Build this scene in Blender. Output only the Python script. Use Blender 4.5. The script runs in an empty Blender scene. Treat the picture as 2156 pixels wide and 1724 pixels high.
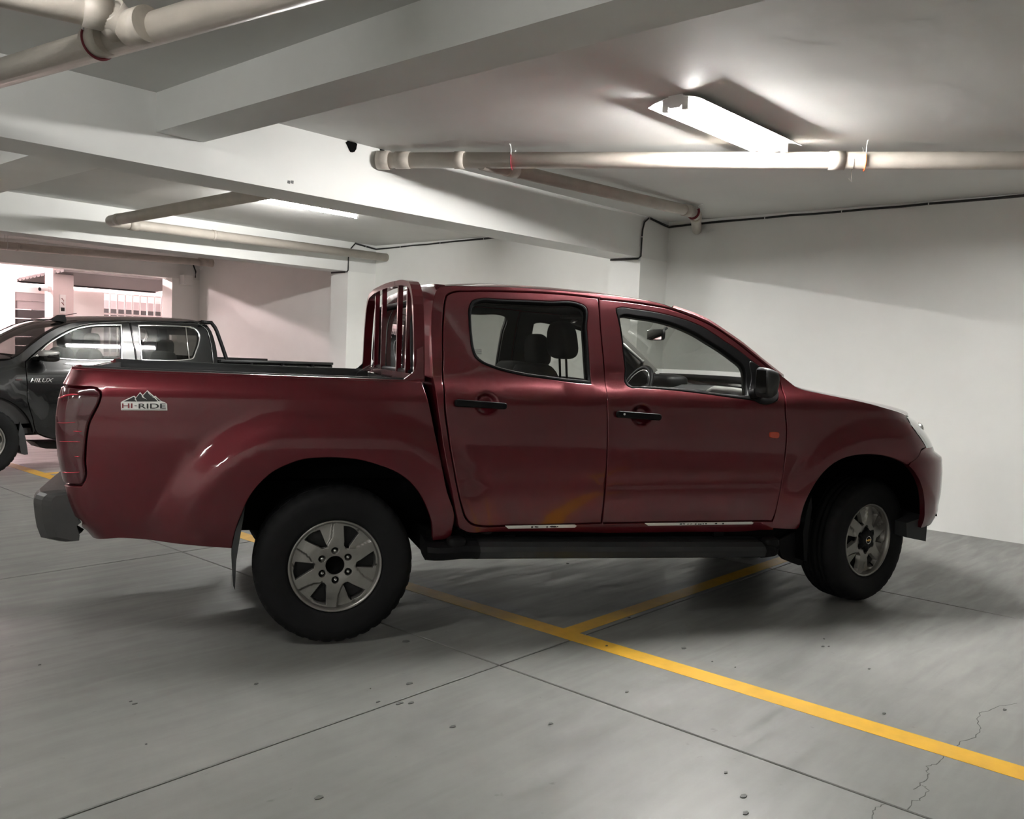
import bpy, bmesh, math, random
from math import sin, cos, pi, radians, sqrt, atan2, hypot, asin
from mathutils import Vector, Matrix
from mathutils.geometry import delaunay_2d_cdt
random.seed(4)
SC = bpy.context.scene
COL = SC.collection

# ------------------------------------------------------------------ camera
# solved from the photograph's own vanishing points: world X and Y run along
# the building's beams, Z up, floor at 0, the lens 1.39 m above the floor
FPX, CX, CY, H = 1864.0, 1078.0, 862.0, 1.39
YAW, PITCH, ROLL = radians(48.30), radians(3.675), radians(-2.17)
_f = Vector((sin(YAW)*cos(PITCH), cos(YAW)*cos(PITCH), -sin(PITCH)))
_r = Vector((cos(YAW), -sin(YAW), 0)); _d = _f.cross(_r)
RIGHT = cos(ROLL)*_r + sin(ROLL)*_d
DOWN = -sin(ROLL)*_r + cos(ROLL)*_d
FWD = _f
EYE = Vector((0, 0, H))
cam_data = bpy.data.cameras.new('camera')
cam = bpy.data.objects.new('camera', cam_data); COL.objects.link(cam)
cam_data.sensor_width = 36; cam_data.lens = FPX/2156*36
cam_data.clip_start = 0.05; cam_data.clip_end = 200
m = Matrix.Identity(4)
for i in range(3):
    m[i][0] = RIGHT[i]; m[i][1] = -DOWN[i]; m[i][2] = -FWD[i]; m[i][3] = EYE[i]
cam.matrix_world = m
SC.camera = cam

# ------------------------------------------------------------------ world, exposure
W = bpy.data.worlds.new('world'); SC.world = W; W.use_nodes = True
bg = W.node_tree.nodes['Background']
bg.inputs[0].default_value = (1.0, 0.86, 0.86, 1); bg.inputs[1].default_value = 0.35
SC.view_settings.view_transform = 'Standard'
SC.view_settings.look = 'None'
SC.view_settings.gamma = 1
SC.view_settings.exposure = 3.47
try: SC.view_settings.use_curve_mapping = False
except Exception: pass
SC.cycles.use_denoising = True
SC.cycles.max_bounces = 10
SC.cycles.diffuse_bounces = 6
SC.cycles.glossy_bounces = 5
SC.cycles.transparent_max_bounces = 16
SC.cycles.sample_clamp_indirect = 6
SC.cycles.caustics_reflective = False
SC.cycles.caustics_refractive = False
TUBE = 55.0        # radiance of the fluorescent tubes
TUBE_FILL = 80.0
TUBE_OUT = 18.0

# ------------------------------------------------------------------ geometry of the photograph
def ray(px, py):
    return (RIGHT*((px-CX)/FPX) + DOWN*((py-CY)/FPX) + FWD)
def on_z(px, py, z):
    d = ray(px, py); t = (z-H)/d.z; return EYE + d*t
def on_plane(px, py, n, k):
    d = ray(px, py); t = (k-n.dot(EYE))/n.dot(d); return EYE + d*t
AX, AY = Vector((1, 0, 0)), Vector((0, 1, 0))

# ------------------------------------------------------------------ materials
def mat(name, col, rough=.5, metal=0., coat=0., spec=.5, noise=None, bump=None, emit=None, coat_rough=.03):
    m = bpy.data.materials.new(name); m.use_nodes = True
    nt = m.node_tree; b = nt.nodes['Principled BSDF']
    b.inputs['Base Color'].default_value = (*col, 1)
    b.inputs['Roughness'].default_value = rough
    b.inputs['Metallic'].default_value = metal
    b.inputs['Coat Weight'].default_value = coat
    b.inputs['Coat Roughness'].default_value = coat_rough
    b.inputs['Specular IOR Level'].default_value = spec
    if emit:
        b.inputs['Emission Color'].default_value = (*emit[0], 1); b.inputs['Emission Strength'].default_value = emit[1]
    tc = nt.nodes.new('ShaderNodeTexCoord')
    if noise:
        sc, amt, det = noise
        n = nt.nodes.new('ShaderNodeTexNoise'); n.inputs['Scale'].default_value = sc; n.inputs['Detail'].default_value = det
        nt.links.new(tc.outputs['Object'], n.inputs['Vector'])
        r = nt.nodes.new('ShaderNodeMapRange'); r.inputs[1].default_value = .3; r.inputs[2].default_value = .7
        r.inputs[3].default_value = 1-amt; r.inputs[4].default_value = 1+amt
        nt.links.new(n.outputs['Fac'], r.inputs[0])
        mx = nt.nodes.new('ShaderNodeVectorMath'); mx.operation = 'SCALE'
        mx.inputs[0].default_value = col; nt.links.new(r.outputs[0], mx.inputs['Scale'])
        nt.links.new(mx.outputs[0], b.inputs['Base Color'])
    if bump:
        sc, st, dist = bump
        n = nt.nodes.new('ShaderNodeTexNoise'); n.inputs['Scale'].default_value = sc; n.inputs['Detail'].default_value = 5
        nt.links.new(tc.outputs['Object'], n.inputs['Vector'])
        bp = nt.nodes.new('ShaderNodeBump'); bp.inputs['Strength'].default_value = st; bp.inputs['Distance'].default_value = dist
        nt.links.new(n.outputs['Fac'], bp.inputs['Height']); nt.links.new(bp.outputs[0], b.inputs['Normal'])
    return m

M = {}
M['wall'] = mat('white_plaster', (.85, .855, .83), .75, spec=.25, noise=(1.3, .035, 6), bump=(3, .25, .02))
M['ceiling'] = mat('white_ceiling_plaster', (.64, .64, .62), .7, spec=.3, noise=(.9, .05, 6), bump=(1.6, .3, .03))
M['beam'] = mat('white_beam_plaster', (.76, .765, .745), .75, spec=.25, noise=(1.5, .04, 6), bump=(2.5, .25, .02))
M['pinkwall'] = mat('pinkish_white_plaster', (.80, .70, .69), .8, spec=.2, noise=(1.2, .03, 4))
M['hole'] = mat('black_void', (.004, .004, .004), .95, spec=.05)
M['joint'] = mat('joint_filler', (.03, .03, .03), .9, spec=.1)
M['pvc'] = mat('grey_drain_plastic', (.46, .42, .37), .40, spec=.5, noise=(7, .08, 8), bump=(30, .08, .004))
M['pvc2'] = mat('worn_drain_coupling', (.46, .42, .37), .45, spec=.5, noise=(18, .14, 8))
M['clampred'] = mat('red_pipe_strap', (.17, .012, .022), .5)
M['orange'] = mat('orange_tag', (.85, .16, .04), .5, noise=(160, .4, 2))
M['cable'] = mat('black_cable_rubber', (.012, .013, .013), .5)
M['tie'] = mat('pale_cable_tie', (.7, .7, .68), .5)
M['lampwhite'] = mat('lamp_enamel', (.82, .82, .81), .35)
M['tube'] = mat('lit_tube', (.9, .9, .9), .4, emit=((1.0, .985, .955), TUBE))
M['tubeout'] = mat('lit_tube_dimmer', (.9, .9, .9), .4, emit=((1.0, .985, .955), TUBE_OUT))
M['tubefill'] = mat('entrance_fill_tube', (.9, .9, .9), .4, emit=((1.0, .80, .80), TUBE_FILL))
M['yellow'] = mat('yellow_floor_paint', (.72, .40, .022), .42, spec=.5, noise=(9, .10, 9), bump=(60, .1, .003))
M['paint'] = mat('dark_red_metallic_paint', (.105, .0036, .0098), .42, metal=.70, coat=1., spec=.5, coat_rough=.05)
M['paintblk'] = mat('black_car_paint', (.003, .0032, .0035), .25, metal=.1, coat=.55, spec=.3)
M['blacktrim'] = mat('satin_black_trim', (.005, .005, .0055), .5, spec=.14)
M['blackplastic'] = mat('textured_black_plastic', (.022, .023, .024), .55, spec=.4, bump=(300, .15, .002))
M['bumpergrey'] = mat('weathered_black_bumper', (.032, .031, .030), .5, spec=.45, noise=(9, .15, 6), bump=(200, .1, .002))
M['rubber'] = mat('tyre_rubber', (.0065, .0067, .007), .72, spec=.18, noise=(20, .15, 6), bump=(90, .12, .003))
M['alloy'] = mat('grey_alloy', (.27, .26, .245), .32, metal=.8, noise=(30, .05, 5))
M['alloyin'] = mat('brake_dark', (.012, .012, .012), .7)
M['chrome'] = mat('chrome', (.75, .75, .74), .12, metal=1.)
M['silverpl'] = mat('silver_plastic', (.35, .35, .34), .32, metal=.3)
M['interior'] = mat('dark_cabin_plastic', (.022, .022, .023), .6, bump=(200, .1, .002))
M['headliner'] = mat('dark_headliner', (.045, .045, .045), .85)
M['greytrim'] = mat('grey_pillar_trim', (.16, .155, .145), .6)
M['seat'] = mat('black_seat_fabric', (.012, .0125, .013), .85, bump=(400, .3, .003))
M['white'] = mat('white_sticker', (.78, .77, .74), .4)
M['blackprint'] = mat('black_print', (.012, .012, .012), .4)
M['redprint'] = mat('dark_red_print', (.20, .012, .02), .4)
M['marker'] = mat('amber_lens', (.5, .045, .015), .2, coat=.6, emit=((.9, .12, .03), .0001))
M['tail'] = mat('smoked_red_lens', (.055, .0015, .006), .10, coat=1., spec=.6)
M['tailred'] = mat('bright_red_reflector', (.55, .03, .06), .18, coat=1., metal=.3)
M['headlight'] = mat('clear_headlamp', (.55, .56, .55), .08, metal=.55, coat=1.)
M['gold'] = mat('gold_badge', (.75, .42, .10), .25, metal=.9)
M['greydoor'] = mat('grey_shutter_slats', (.11, .10, .10), .5, metal=.2)
M['darkband'] = mat('dark_shutter', (.045, .043, .043), .6)
M['midband'] = mat('grey_shutter_box', (.34, .30, .30), .6)
M['gate'] = mat('white_gate_paint', (.86, .85, .84), .45)
M['copper'] = mat('thin_wire', (.3, .26, .22), .4, metal=.6)

def glass(name, tint, gloss=1.0):
    m = bpy.data.materials.new(name); m.use_nodes = True; nt = m.node_tree
    for n in list(nt.nodes): nt.nodes.remove(n)
    o = nt.nodes.new('ShaderNodeOutputMaterial'); t = nt.nodes.new('ShaderNodeBsdfTransparent')
    t.inputs[0].default_value = (*tint, 1)
    g = nt.nodes.new('ShaderNodeBsdfGlossy'); g.inputs['Roughness'].default_value = .02
    g.inputs[0].default_value = (gloss, gloss, gloss, 1)
    fr = nt.nodes.new('ShaderNodeFresnel'); ge = nt.nodes.new('ShaderNodeNewGeometry'); mr = nt.nodes.new('ShaderNodeMapRange')
    mr.inputs[3].default_value = 1.5; mr.inputs[4].default_value = 1/1.5; nt.links.new(ge.outputs['Backfacing'], mr.inputs[0]); nt.links.new(mr.outputs[0], fr.inputs[0])
    mx = nt.nodes.new('ShaderNodeMixShader')
    nt.links.new(fr.outputs[0], mx.inputs[0]); nt.links.new(t.outputs[0], mx.inputs[1]); nt.links.new(g.outputs[0], mx.inputs[2])
    nt.links.new(mx.outputs[0], o.inputs[0]); return m
M['glass'] = glass('clear_window_glass', (.80, .81, .80))
M['glasstint'] = glass('tinted_window_glass', (.53, .54, .52))
M['glassdark'] = glass('dark_window_glass', (.45, .46, .45))
M['mirror'] = mat('mirror_glass', (.6, .6, .6), .03, metal=1.)

def floor_material():
    m = bpy.data.materials.new('polished_concrete'); m.use_nodes = True; nt = m.node_tree
    b = nt.nodes['Principled BSDF']; N = nt.nodes.new; L = nt.links.new
    geo = N('ShaderNodeNewGeometry')
    def noise(scale, det, vec=None, dist=0.):
        n = N('ShaderNodeTexNoise'); n.inputs['Scale'].default_value = scale; n.inputs['Detail'].default_value = det
        n.inputs['Distortion'].default_value = dist
        L(vec or geo.outputs['Position'], n.inputs['Vector']); return n.outputs['Fac']
    def rng(x, a, b_, c, d):
        r = N('ShaderNodeMapRange'); r.inputs[1].default_value = a; r.inputs[2].default_value = b_
        r.inputs[3].default_value = c; r.inputs[4].default_value = d; L(x, r.inputs[0]); return r.outputs[0]
    def mul(a, c):
        q = N('ShaderNodeMath'); q.operation = 'MULTIPLY'; L(a, q.inputs[0]); L(c, q.inputs[1]); return q.outputs[0]
    mp = N('ShaderNodeMapping'); mp.inputs['Rotation'].default_value = (0, 0, radians(63)); mp.inputs['Scale'].default_value = (1.0, 7, 1)
    L(geo.outputs['Position'], mp.inputs['Vector'])
    a = rng(noise(.8, 6, None, .6), .25, .75, .84, 1.13)
    c = rng(noise(5, 8, None, .8), .3, .7, .955, 1.045)
    d = rng(noise(2.2, 8, mp.outputs[0], .4), .3, .72, 1.06, .93)
    e = rng(noise(17, 3), .70, .78, 1.0, .70)
    f = mul(mul(a, c), mul(d, e))
    col = N('ShaderNodeVectorMath'); col.operation = 'SCALE'; col.inputs[0].default_value = (.222, .222, .211); L(f, col.inputs['Scale'])
    L(col.outputs[0], b.inputs['Base Color'])
    r = rng(noise(2.0, 7, mp.outputs[0], .5), .3, .7, .30, .52); L(r, b.inputs['Roughness'])
    b.inputs['Specular IOR Level'].default_value = .45
    bp = N('ShaderNodeBump'); bp.inputs['Strength'].default_value = .12; bp.inputs['Distance'].default_value = .01
    L(noise(9, 8), bp.inputs['Height']); L(bp.outputs[0], b.inputs['Normal'])
    return m
M['floor'] = floor_material()

# ------------------------------------------------------------------ object helpers
def tag(o, label=None, cat=None, group=None, kind=None):
    if label: o['label'] = label
    if cat: o['category'] = cat
    if group: o['group'] = group
    if kind: o['kind'] = kind
    return o
def empty(name, loc=(0, 0, 0), rz=0):
    o = bpy.data.objects.new(name, None); COL.objects.link(o); o.location = loc; o.rotation_euler = (0, 0, rz)
    o.empty_display_size = .2; return o
def link(name, me, parent=None):
    o = bpy.data.objects.new(name, me); COL.objects.link(o)
    if parent: o.parent = parent
    return o

class MB:
    def __init__(s): s.v = []; s.f = []; s.n = {}; s.sm = []
    def add(s, v, f, smooth=False, normals=None):
        k = len(s.v); s.v += [tuple(p) for p in v]
        s.f += [tuple(i+k for i in q) for q in f]; s.sm += [smooth]*len(f)
        if normals:
            for i, n in enumerate(normals): s.n[k+i] = tuple(n)
        return s
    def box(s, a, b):
        x0, y0, z0 = a; x1, y1, z1 = b
        v = [(x0, y0, z0), (x1, y0, z0), (x1, y1, z0), (x0, y1, z0), (x0, y0, z1), (x1, y0, z1), (x1, y1, z1), (x0, y1, z1)]
        return s.add(v, [(0, 3, 2, 1), (4, 5, 6, 7), (0, 1, 5, 4), (1, 2, 6, 5), (2, 3, 7, 6), (3, 0, 4, 7)])
    def sweep(s, path, sec, closed=True, caps=True, up=(0, 0, 1), smooth=True, scale=None):
        """sec: list of (a,b) offsets in the frame (side, up2)."""
        P = [Vector(p) for p in path]; n = len(P); k = len(sec); vs = []; up = Vector(up)
        for i in range(n):
            t = (P[min(i+1, n-1)]-P[max(i-1, 0)]).normalized()
            side = t.cross(up)
            if side.length < 1e-4: side = t.cross(Vector((1, 0, 0)))
            side.normalize(); u2 = side.cross(t).normalized(); q = scale[i] if scale else 1
            for a, b in sec: vs.append(P[i]+side*a*q+u2*b*q)
        fs = []
        kk = k if closed else k-1
        for i in range(n-1):
            for j in range(kk):
                j2 = (j+1) % k
                fs.append((i*k+j, i*k+j2, (i+1)*k+j2, (i+1)*k+j))
        s.add(vs, fs, smooth)
        if caps and closed:
            b0 = len(s.v)-len(vs)
            s.f += [tuple(b0+j for j in range(k-1, -1, -1)), tuple(b0+(n-1)*k+j for j in range(k))]; s.sm += [False, False]
        return s
    def tube(s, path, r, seg=12, caps=True, scale=None, up=(0, 0, 1)):
        return s.sweep(path, [(r*cos(2*pi*j/seg), r*sin(2*pi*j/seg)) for j in range(seg)], True, caps, up, True, scale)
    def lathe(s, prof, axis='y', seg=48, c=(0, 0, 0), smooth=True):
        """prof: (radius, along)"""
        vs = []; k = len(prof)
        for i in range(seg):
            a = 2*pi*i/seg
            for r, h in prof:
                p = (r*cos(a), h, r*sin(a)) if axis == 'y' else ((h, r*cos(a), r*sin(a)) if axis == 'x' else (r*cos(a), r*sin(a), h))
                vs.append((p[0]+c[0], p[1]+c[1], p[2]+c[2]))
        fs = [(i*k+j, i*k+j+1, ((i+1) % seg)*k+j+1, ((i+1) % seg)*k+j) for i in range(seg) for j in range(k-1)]
        return s.add(vs, fs, smooth)
    def rbox(s, c, h, r=.3, n=8, taper=0.):
        """rounded box (super-ellipsoid), c centre, h half sizes"""
        vs = []; e = r
        def sp(x): return abs(x)**e*(1 if x >= 0 else -1)
        nu, nv = n*4, n*2
        for i in range(nv+1):
            ph = -pi/2+pi*i/nv
            for j in range(nu):
                th = 2*pi*j/nu
                z = sp(sin(ph)); q = 1-taper*z
                vs.append((c[0]+h[0]*sp(cos(ph))*sp(cos(th))*q, c[1]+h[1]*sp(cos(ph))*sp(sin(th))*q, c[2]+h[2]*z))
        fs = [(i*nu+j, i*nu+(j+1) % nu, (i+1)*nu+(j+1) % nu, (i+1)*nu+j) for i in range(nv) for j in range(nu)]
        return s.add(vs, fs, True)
    def grid(s, rows, smooth=True, flip=False, close=False):
        k = len(rows[0]); vs = [p for r in rows for p in r]; fs = []
        for i in range(len(rows)-1):
            for j in range(k if close else k-1):
                q = (i*k+j, i*k+(j+1) % k, (i+1)*k+(j+1) % k, (i+1)*k+j)
                fs.append(q[::-1] if flip else q)
        return s.add(vs, fs, smooth)
    def prism(s, poly, y0, y1, smooth=False):
        """poly in (x,z), extruded from y0 to y1"""
        n = len(poly); vs = [(x, y0, z) for x, z in poly]+[(x, y1, z) for x, z in poly]
        tris = fill(poly)
        fs = [tuple(t) for t in tris]+[tuple(i+n for i in t[::-1]) for t in tris]
        s.add(vs, fs, False)
        k = len(s.v)-len(vs)
        for i in range(n): s.f.append((k+i, k+n+i, k+n+(i+1) % n, k+(i+1) % n)); s.sm.append(smooth)
        return s
    def build(s, name, m_, parent=None):
        me = bpy.data.meshes.new(name); me.from_pydata(s.v, [], s.f); me.materials.append(m_)
        me.polygons.foreach_set('use_smooth', s.sm)
        if s.n:
            me.validate(); me.update()
            nl = [Vector(v.normal) for v in me.vertices]
            for i, n in s.n.items(): nl[i] = Vector(n)
            me.normals_split_custom_set_from_vertices([tuple(n) for n in nl])
        else: me.update()
        return link(name, me, parent)

def area2(p): return sum(p[i][0]*p[(i+1) % len(p)][1]-p[(i+1) % len(p)][0]*p[i][1] for i in range(len(p)))
def inside(p, poly):
    x, y = p; c = False; n = len(poly); j = n-1
    for i in range(n):
        xi, yi = poly[i]; xj, yj = poly[j]
        if (yi > y) != (yj > y) and x < (xj-xi)*(y-yi)/(yj-yi)+xi: c = not c
        j = i
    return c
def fill(poly, extra=(), holes=()):
    """CCW triangles of a polygon (indices into poly+holes+extra)"""
    pts = list(poly); edges = [(i, (i+1) % len(poly)) for i in range(len(poly))]
    for h in holes:
        k = len(pts); pts += list(h); edges += [(k+i, k+(i+1) % len(h)) for i in range(len(h))]
    pts += list(extra)
    vo, eo, fo, ov, oe, of = delaunay_2d_cdt([Vector(p) for p in pts], edges, [], 0, 1e-6)
    mp = [o[0] if o else -1 for o in ov]; out = []
    for f in fo:
        c = (sum(vo[i].x for i in f)/len(f), sum(vo[i].y for i in f)/len(f))
        if inside(c, poly) and not any(inside(c, h) for h in holes):
            t = [mp[i] for i in f]
            if -1 in t: continue
            q = [pts[i] for i in t]
            if area2(q) < 0: t = t[::-1]
            out.append(t)
    return out
def resample(pts, d=.02, closed=True, smooth=True):
    """Catmull-Rom through pts; a point given as (x,y,1) is a hard corner"""
    n = len(pts); P = [(p[0], p[1]) for p in pts]; C = [len(p) > 2 for p in pts]; out = []
    for i in range(n if closed else n-1):
        a, b = P[i], P[(i+1) % n]
        p0 = P[i-1] if (i > 0 or closed) else a
        p3 = P[(i+2) % n] if (i+2 < n or closed) else b
        if C[i] or not smooth: p0 = (2*a[0]-b[0], 2*a[1]-b[1])
        if C[(i+1) % n] or not smooth: p3 = (2*b[0]-a[0], 2*b[1]-a[1])
        L = hypot(b[0]-a[0], b[1]-a[1]); k = max(1, int(round(L/d)))
        # centripetal-ish: limit tangents for uneven spacing
        def tang(u, v, w):
            l1 = hypot(v[0]-u[0], v[1]-u[1])+1e-9; l2 = hypot(w[0]-v[0], w[1]-v[1])+1e-9
            tx = ((v[0]-u[0])/l1*l2+(w[0]-v[0])/l2*l1)/(l1+l2); ty = ((v[1]-u[1])/l1*l2+(w[1]-v[1])/l2*l1)/(l1+l2)
            return tx*L, ty*L
        ta = tang(p0, a, b); tb = tang(a, b, p3)
        for j in range(k):
            t = j/k; h0 = 2*t**3-3*t*t+1; h1 = t**3-2*t*t+t; h2 = -2*t**3+3*t*t; h3 = t**3-t*t
            out.append((h0*a[0]+h1*ta[0]+h2*b[0]+h3*tb[0], h0*a[1]+h1*ta[1]+h2*b[1]+h3*tb[1]))
    if not closed: out.append(P[-1])
    return out
def offset(poly, d):
    """moves a closed polygon inwards by d (CCW)"""
    n = len(poly); s = 1 if area2(poly) > 0 else -1; out = []
    for i in range(n):
        a, b, c = poly[i-1], poly[i], poly[(i+1) % n]
        e1 = Vector((b[0]-a[0], b[1]-a[1])); e2 = Vector((c[0]-b[0], c[1]-b[1]))
        if e1.length < 1e-9 or e2.length < 1e-9: out.append(b); continue
        e1.normalize(); e2.normalize()
        n1 = Vector((-e1.y, e1.x)); n2 = Vector((-e2.y, e2.x)); q = n1+n2
        if q.length < .3: q = n1
        q.normalize(); k = d*s/max(.5, q.dot(n1)); out.append((b[0]+q.x*k, b[1]+q.y*k))
    return out

def panel(name, outline, F, m_, parent, holes=(), depth=.02, bev=.004, cell=.05, refine=(), inset=0., mirror=None, flat_edges=False):
    """A curved sheet: outline in (u,z), F(u,z)->(x,y,z) on the near side (outside = -y)."""
    if area2(outline) < 0: outline = outline[::-1]
    holes = [h if area2(h) < 0 else h[::-1] for h in holes]
    inner = offset(outline, bev); hin = [offset(h, -bev) for h in holes]
    # interior points
    xs = [p[0] for p in outline]; zs = [p[1] for p in outline]; extra = []
    allb = inner+[p for h in hin for p in h]
    cells = {}
    for p in allb: cells.setdefault((int(p[0]//.03), int(p[1]//.03)), []).append(p)
    def far(p, d):
        i, j = int(p[0]//.03), int(p[1]//.03)
        for a in (i-1, i, i+1):
            for b in (j-1, j, j+1):
                for q in cells.get((a, b), ()):
                    if hypot(p[0]-q[0], p[1]-q[1]) < d: return False
        return True
    def ok(p, d): return inside(p, inner) and not any(inside(p, h) for h in hin) and far(p, d)
    nx = int((max(xs)-min(xs))/cell)+2; nz = int((max(zs)-min(zs))/cell)+2
    for i in range(nx):
        for j in range(nz):
            p = (min(xs)+(i+.5*(j % 2))*cell, min(zs)+j*cell)
            if any(abs(p[0]-r[0]) < r[2] and abs(p[1]-r[1]) < r[3] for r in refine): continue
            if ok(p, min(.028, cell*.45)): extra.append(p)
    for r in refine:
        c = r[4]; n1 = int(2*r[2]/c); n2 = int(2*r[3]/c)
        for i in range(n1):
            for j in range(n2):
                p = (r[0]-r[2]+(i+.5)*c, r[1]-r[3]+(j+.5)*c)
                if ok(p, c*.5): extra.append(p)
    tris = fill(inner, extra, hin)
    pts = inner+[p for h in hin for p in h]+extra
    def Fn(p, e=.004):
        a = Vector(F(p[0]-e, p[1])); b = Vector(F(p[0]+e, p[1])); c = Vector(F(p[0], p[1]-e)); d = Vector(F(p[0], p[1]+e))
        n = (b-a).cross(d-c)
        if n.length < 1e-12: n = Vector((0, -1, 0))
        return n.normalized()
    V = []; Nn = []; Fc = [tuple(t) for t in tris]
    for p in pts:
        n = Fn(p); q = Vector(F(*p))-n*inset; V.append(q); Nn.append(n)
    loops = [(0, outline, inner)]; k = len(inner)
    for h, hi in zip(holes, hin): loops.append((k, h, hi)); k += len(hi)
    for st, lo, li in loops:
        n_ = len(lo); b0 = len(V)
        for i in range(n_):
            n = Fn(lo[i]); q = Vector(F(*lo[i])); o2 = Vector(F(*lo[i]))-Vector(F(*li[i]))
            o2 = o2.normalized() if o2.length > 1e-9 else n
            V.append(q-n*(inset+bev*.8)); Nn.append((n*.45+o2).normalized())
        b1 = len(V)
        for i in range(n_):
            n = Fn(lo[i]); q = Vector(F(*lo[i])); V.append(q-n*(inset+depth)); Nn.append(Nn[b0+i])
        for i in range(n_):
            j = (i+1) % n_
            Fc.append((st+i, b0+i, b0+j, st+j)); Fc.append((b0+i, b1+i, b1+j, b0+j))
    mb = MB(); mb.add(V, Fc, True, Nn)
    o = mb.build(name, m_, parent)
    if mirror is not None:
        mb2 = MB(); mb2.add([(v.x, 2*mirror-v.y, v.z) for v in V], [f[::-1] for f in Fc], True, [(n.x, -n.y, n.z) for n in Nn])
        o2 = mb2.build(name, m_, parent); return o, o2
    return o

def lerp_tab(t, x):
    if x <= t[0][0]: return t[0][1]
    for a, b in zip(t, t[1:]):
        if x <= b[0]: return a[1]+(b[1]-a[1])*(x-a[0])/(b[0]-a[0])
    return t[-1][1]
def smooth_tab(t, x):
    """monotone-ish smooth interpolation"""
    if x <= t[0][0]: return t[0][1]
    if x >= t[-1][0]: return t[-1][1]
    for i in range(len(t)-1):
        a, b = t[i], t[i+1]
        if x <= b[0]:
            h = b[0]-a[0]; s = (x-a[0])/h
            d = (b[1]-a[1])/h
            d0 = (a[1]-t[i-1][1])/(a[0]-t[i-1][0]) if i else d
            d1 = (t[i+2][1]-b[1])/(t[i+2][0]-b[0]) if i+2 < len(t) else d
            m0 = (d+d0)/2*h; m1 = (d+d1)/2*h
            return (2*s**3-3*s*s+1)*a[1]+(s**3-2*s*s+s)*m0+(-2*s**3+3*s*s)*b[1]+(s**3-s*s)*m1
def sstep(a, b, x):
    t = max(0., min(1., (x-a)/(b-a))); return t*t*(3-2*t)

# ================================================================== ROOM SHELL
ZC = 2.82          # ceiling
XW = 8.08          # right-hand wall plane
Y1, Y1B, ZB = 5.09, 5.47, 2.40      # first long beam
Y2, Y2B, ZB2 = 9.88, 10.26, 2.42    # second long beam
Y3, Y3B, ZB3 = 14.75, 15.10, 2.46   # third long beam
XL, YN = -7.0, -6.0

def sbox(name, a, b, m_, label=None, parent=None):
    mb = MB(); mb.box(a, b); o = mb.build(name, m_, parent)
    if parent is None: tag(o, label, None, None, 'structure')
    return o
# floor: a dark bed with concrete slabs on it, open saw-cut joints between them
fl = sbox('floor', (XL-.2, YN-.2, -.16), (16, 30, -.012), M['joint'], 'polished grey concrete garage floor cut into large slabs')
jx = [XL, -2.6, .15, 2.875, 5.60, XW]
jy = [YN, -3.1, -.25, 2.58, 5.42, 8.27, 11.1, 14.0]
g = .0045
def slab(x0, x1, y0, y1):
    mb = MB(); c = .003
    v = [(x0, y0, -.012), (x1, y0, -.012), (x1, y1, -.012), (x0, y1, -.012), (x0, y0, -c), (x1, y0, -c), (x1, y1, -c), (x0, y1, -c),
         (x0+c, y0+c, 0), (x1-c, y0+c, 0), (x1-c, y1-c, 0), (x0+c, y1-c, 0)]
    mb.add(v, [(0, 3, 2, 1), (8, 9, 10, 11)]+[(i, (i+1) % 4, 4+(i+1) % 4, 4+i) for i in range(4)]+[(4+i, 4+(i+1) % 4, 8+(i+1) % 4, 8+i) for i in range(4)])
    return mb.build('slab', M['floor'], fl)
for i in range(len(jx)-1):
    for j in range(len(jy)-1):
        slab(jx[i]+g, jx[i+1]-g if i < len(jx)-2 else XW+.05, jy[j]+g, jy[j+1]-g)
slab(XL, 14, 14.0+g, 26.0)

# ceiling
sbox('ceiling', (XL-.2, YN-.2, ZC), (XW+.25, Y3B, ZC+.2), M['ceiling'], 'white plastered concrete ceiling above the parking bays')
# outer walls
sbox('wall_right', (XW, YN-.2, -.01), (XW+.2, Y3B, ZC), M['wall'], 'long white plastered wall behind the red pickup')
sbox('wall_left', (XL-.2, YN-.2, -.01), (XL, 26, ZC+.2), M['wall'], 'white garage wall out of view to the left')
sbox('wall_near', (XL, YN-.2, -.01), (XW, YN, ZC), M['wall'], 'white garage wall behind the viewer')
# beams across the bays and the cross beam
def beam(a, b, label):
    mb = MB(); mb.box(a, b); o = mb.build('ceiling_beam', M['beam'])
    tag(o, label, None, None, 'structure'); return o
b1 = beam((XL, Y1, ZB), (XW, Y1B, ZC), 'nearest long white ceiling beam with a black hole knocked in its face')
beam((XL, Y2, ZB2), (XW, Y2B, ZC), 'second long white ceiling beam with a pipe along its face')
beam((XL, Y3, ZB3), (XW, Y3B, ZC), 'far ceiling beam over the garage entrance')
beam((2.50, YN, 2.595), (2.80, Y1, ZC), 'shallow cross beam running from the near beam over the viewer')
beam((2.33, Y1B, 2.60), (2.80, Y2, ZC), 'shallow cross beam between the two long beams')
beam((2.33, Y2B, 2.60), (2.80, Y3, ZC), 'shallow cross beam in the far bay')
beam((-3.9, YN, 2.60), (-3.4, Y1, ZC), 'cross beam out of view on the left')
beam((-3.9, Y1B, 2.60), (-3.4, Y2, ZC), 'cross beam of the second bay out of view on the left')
# wall pilasters under the beams
def column(a, b, label):
    mb = MB(); mb.box(a, b); o = mb.build('column', M['wall']); tag(o, label, None, None, 'structure'); return o
column((7.58, Y1, -.01), (XW, Y1B, ZB), 'white wall column under the nearest beam behind the red pickup roof')
column((7.60, Y2, -.01), (XW, Y2B, ZB2), 'white wall column under the second beam, left of the headache rack')
column((7.57, Y3, -.01), (XW, Y3B, ZB3), 'white wall column beside the garage entrance')
column((XL, Y1, -.01), (XL+.5, Y1B, ZB), 'left column out of view')
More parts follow.
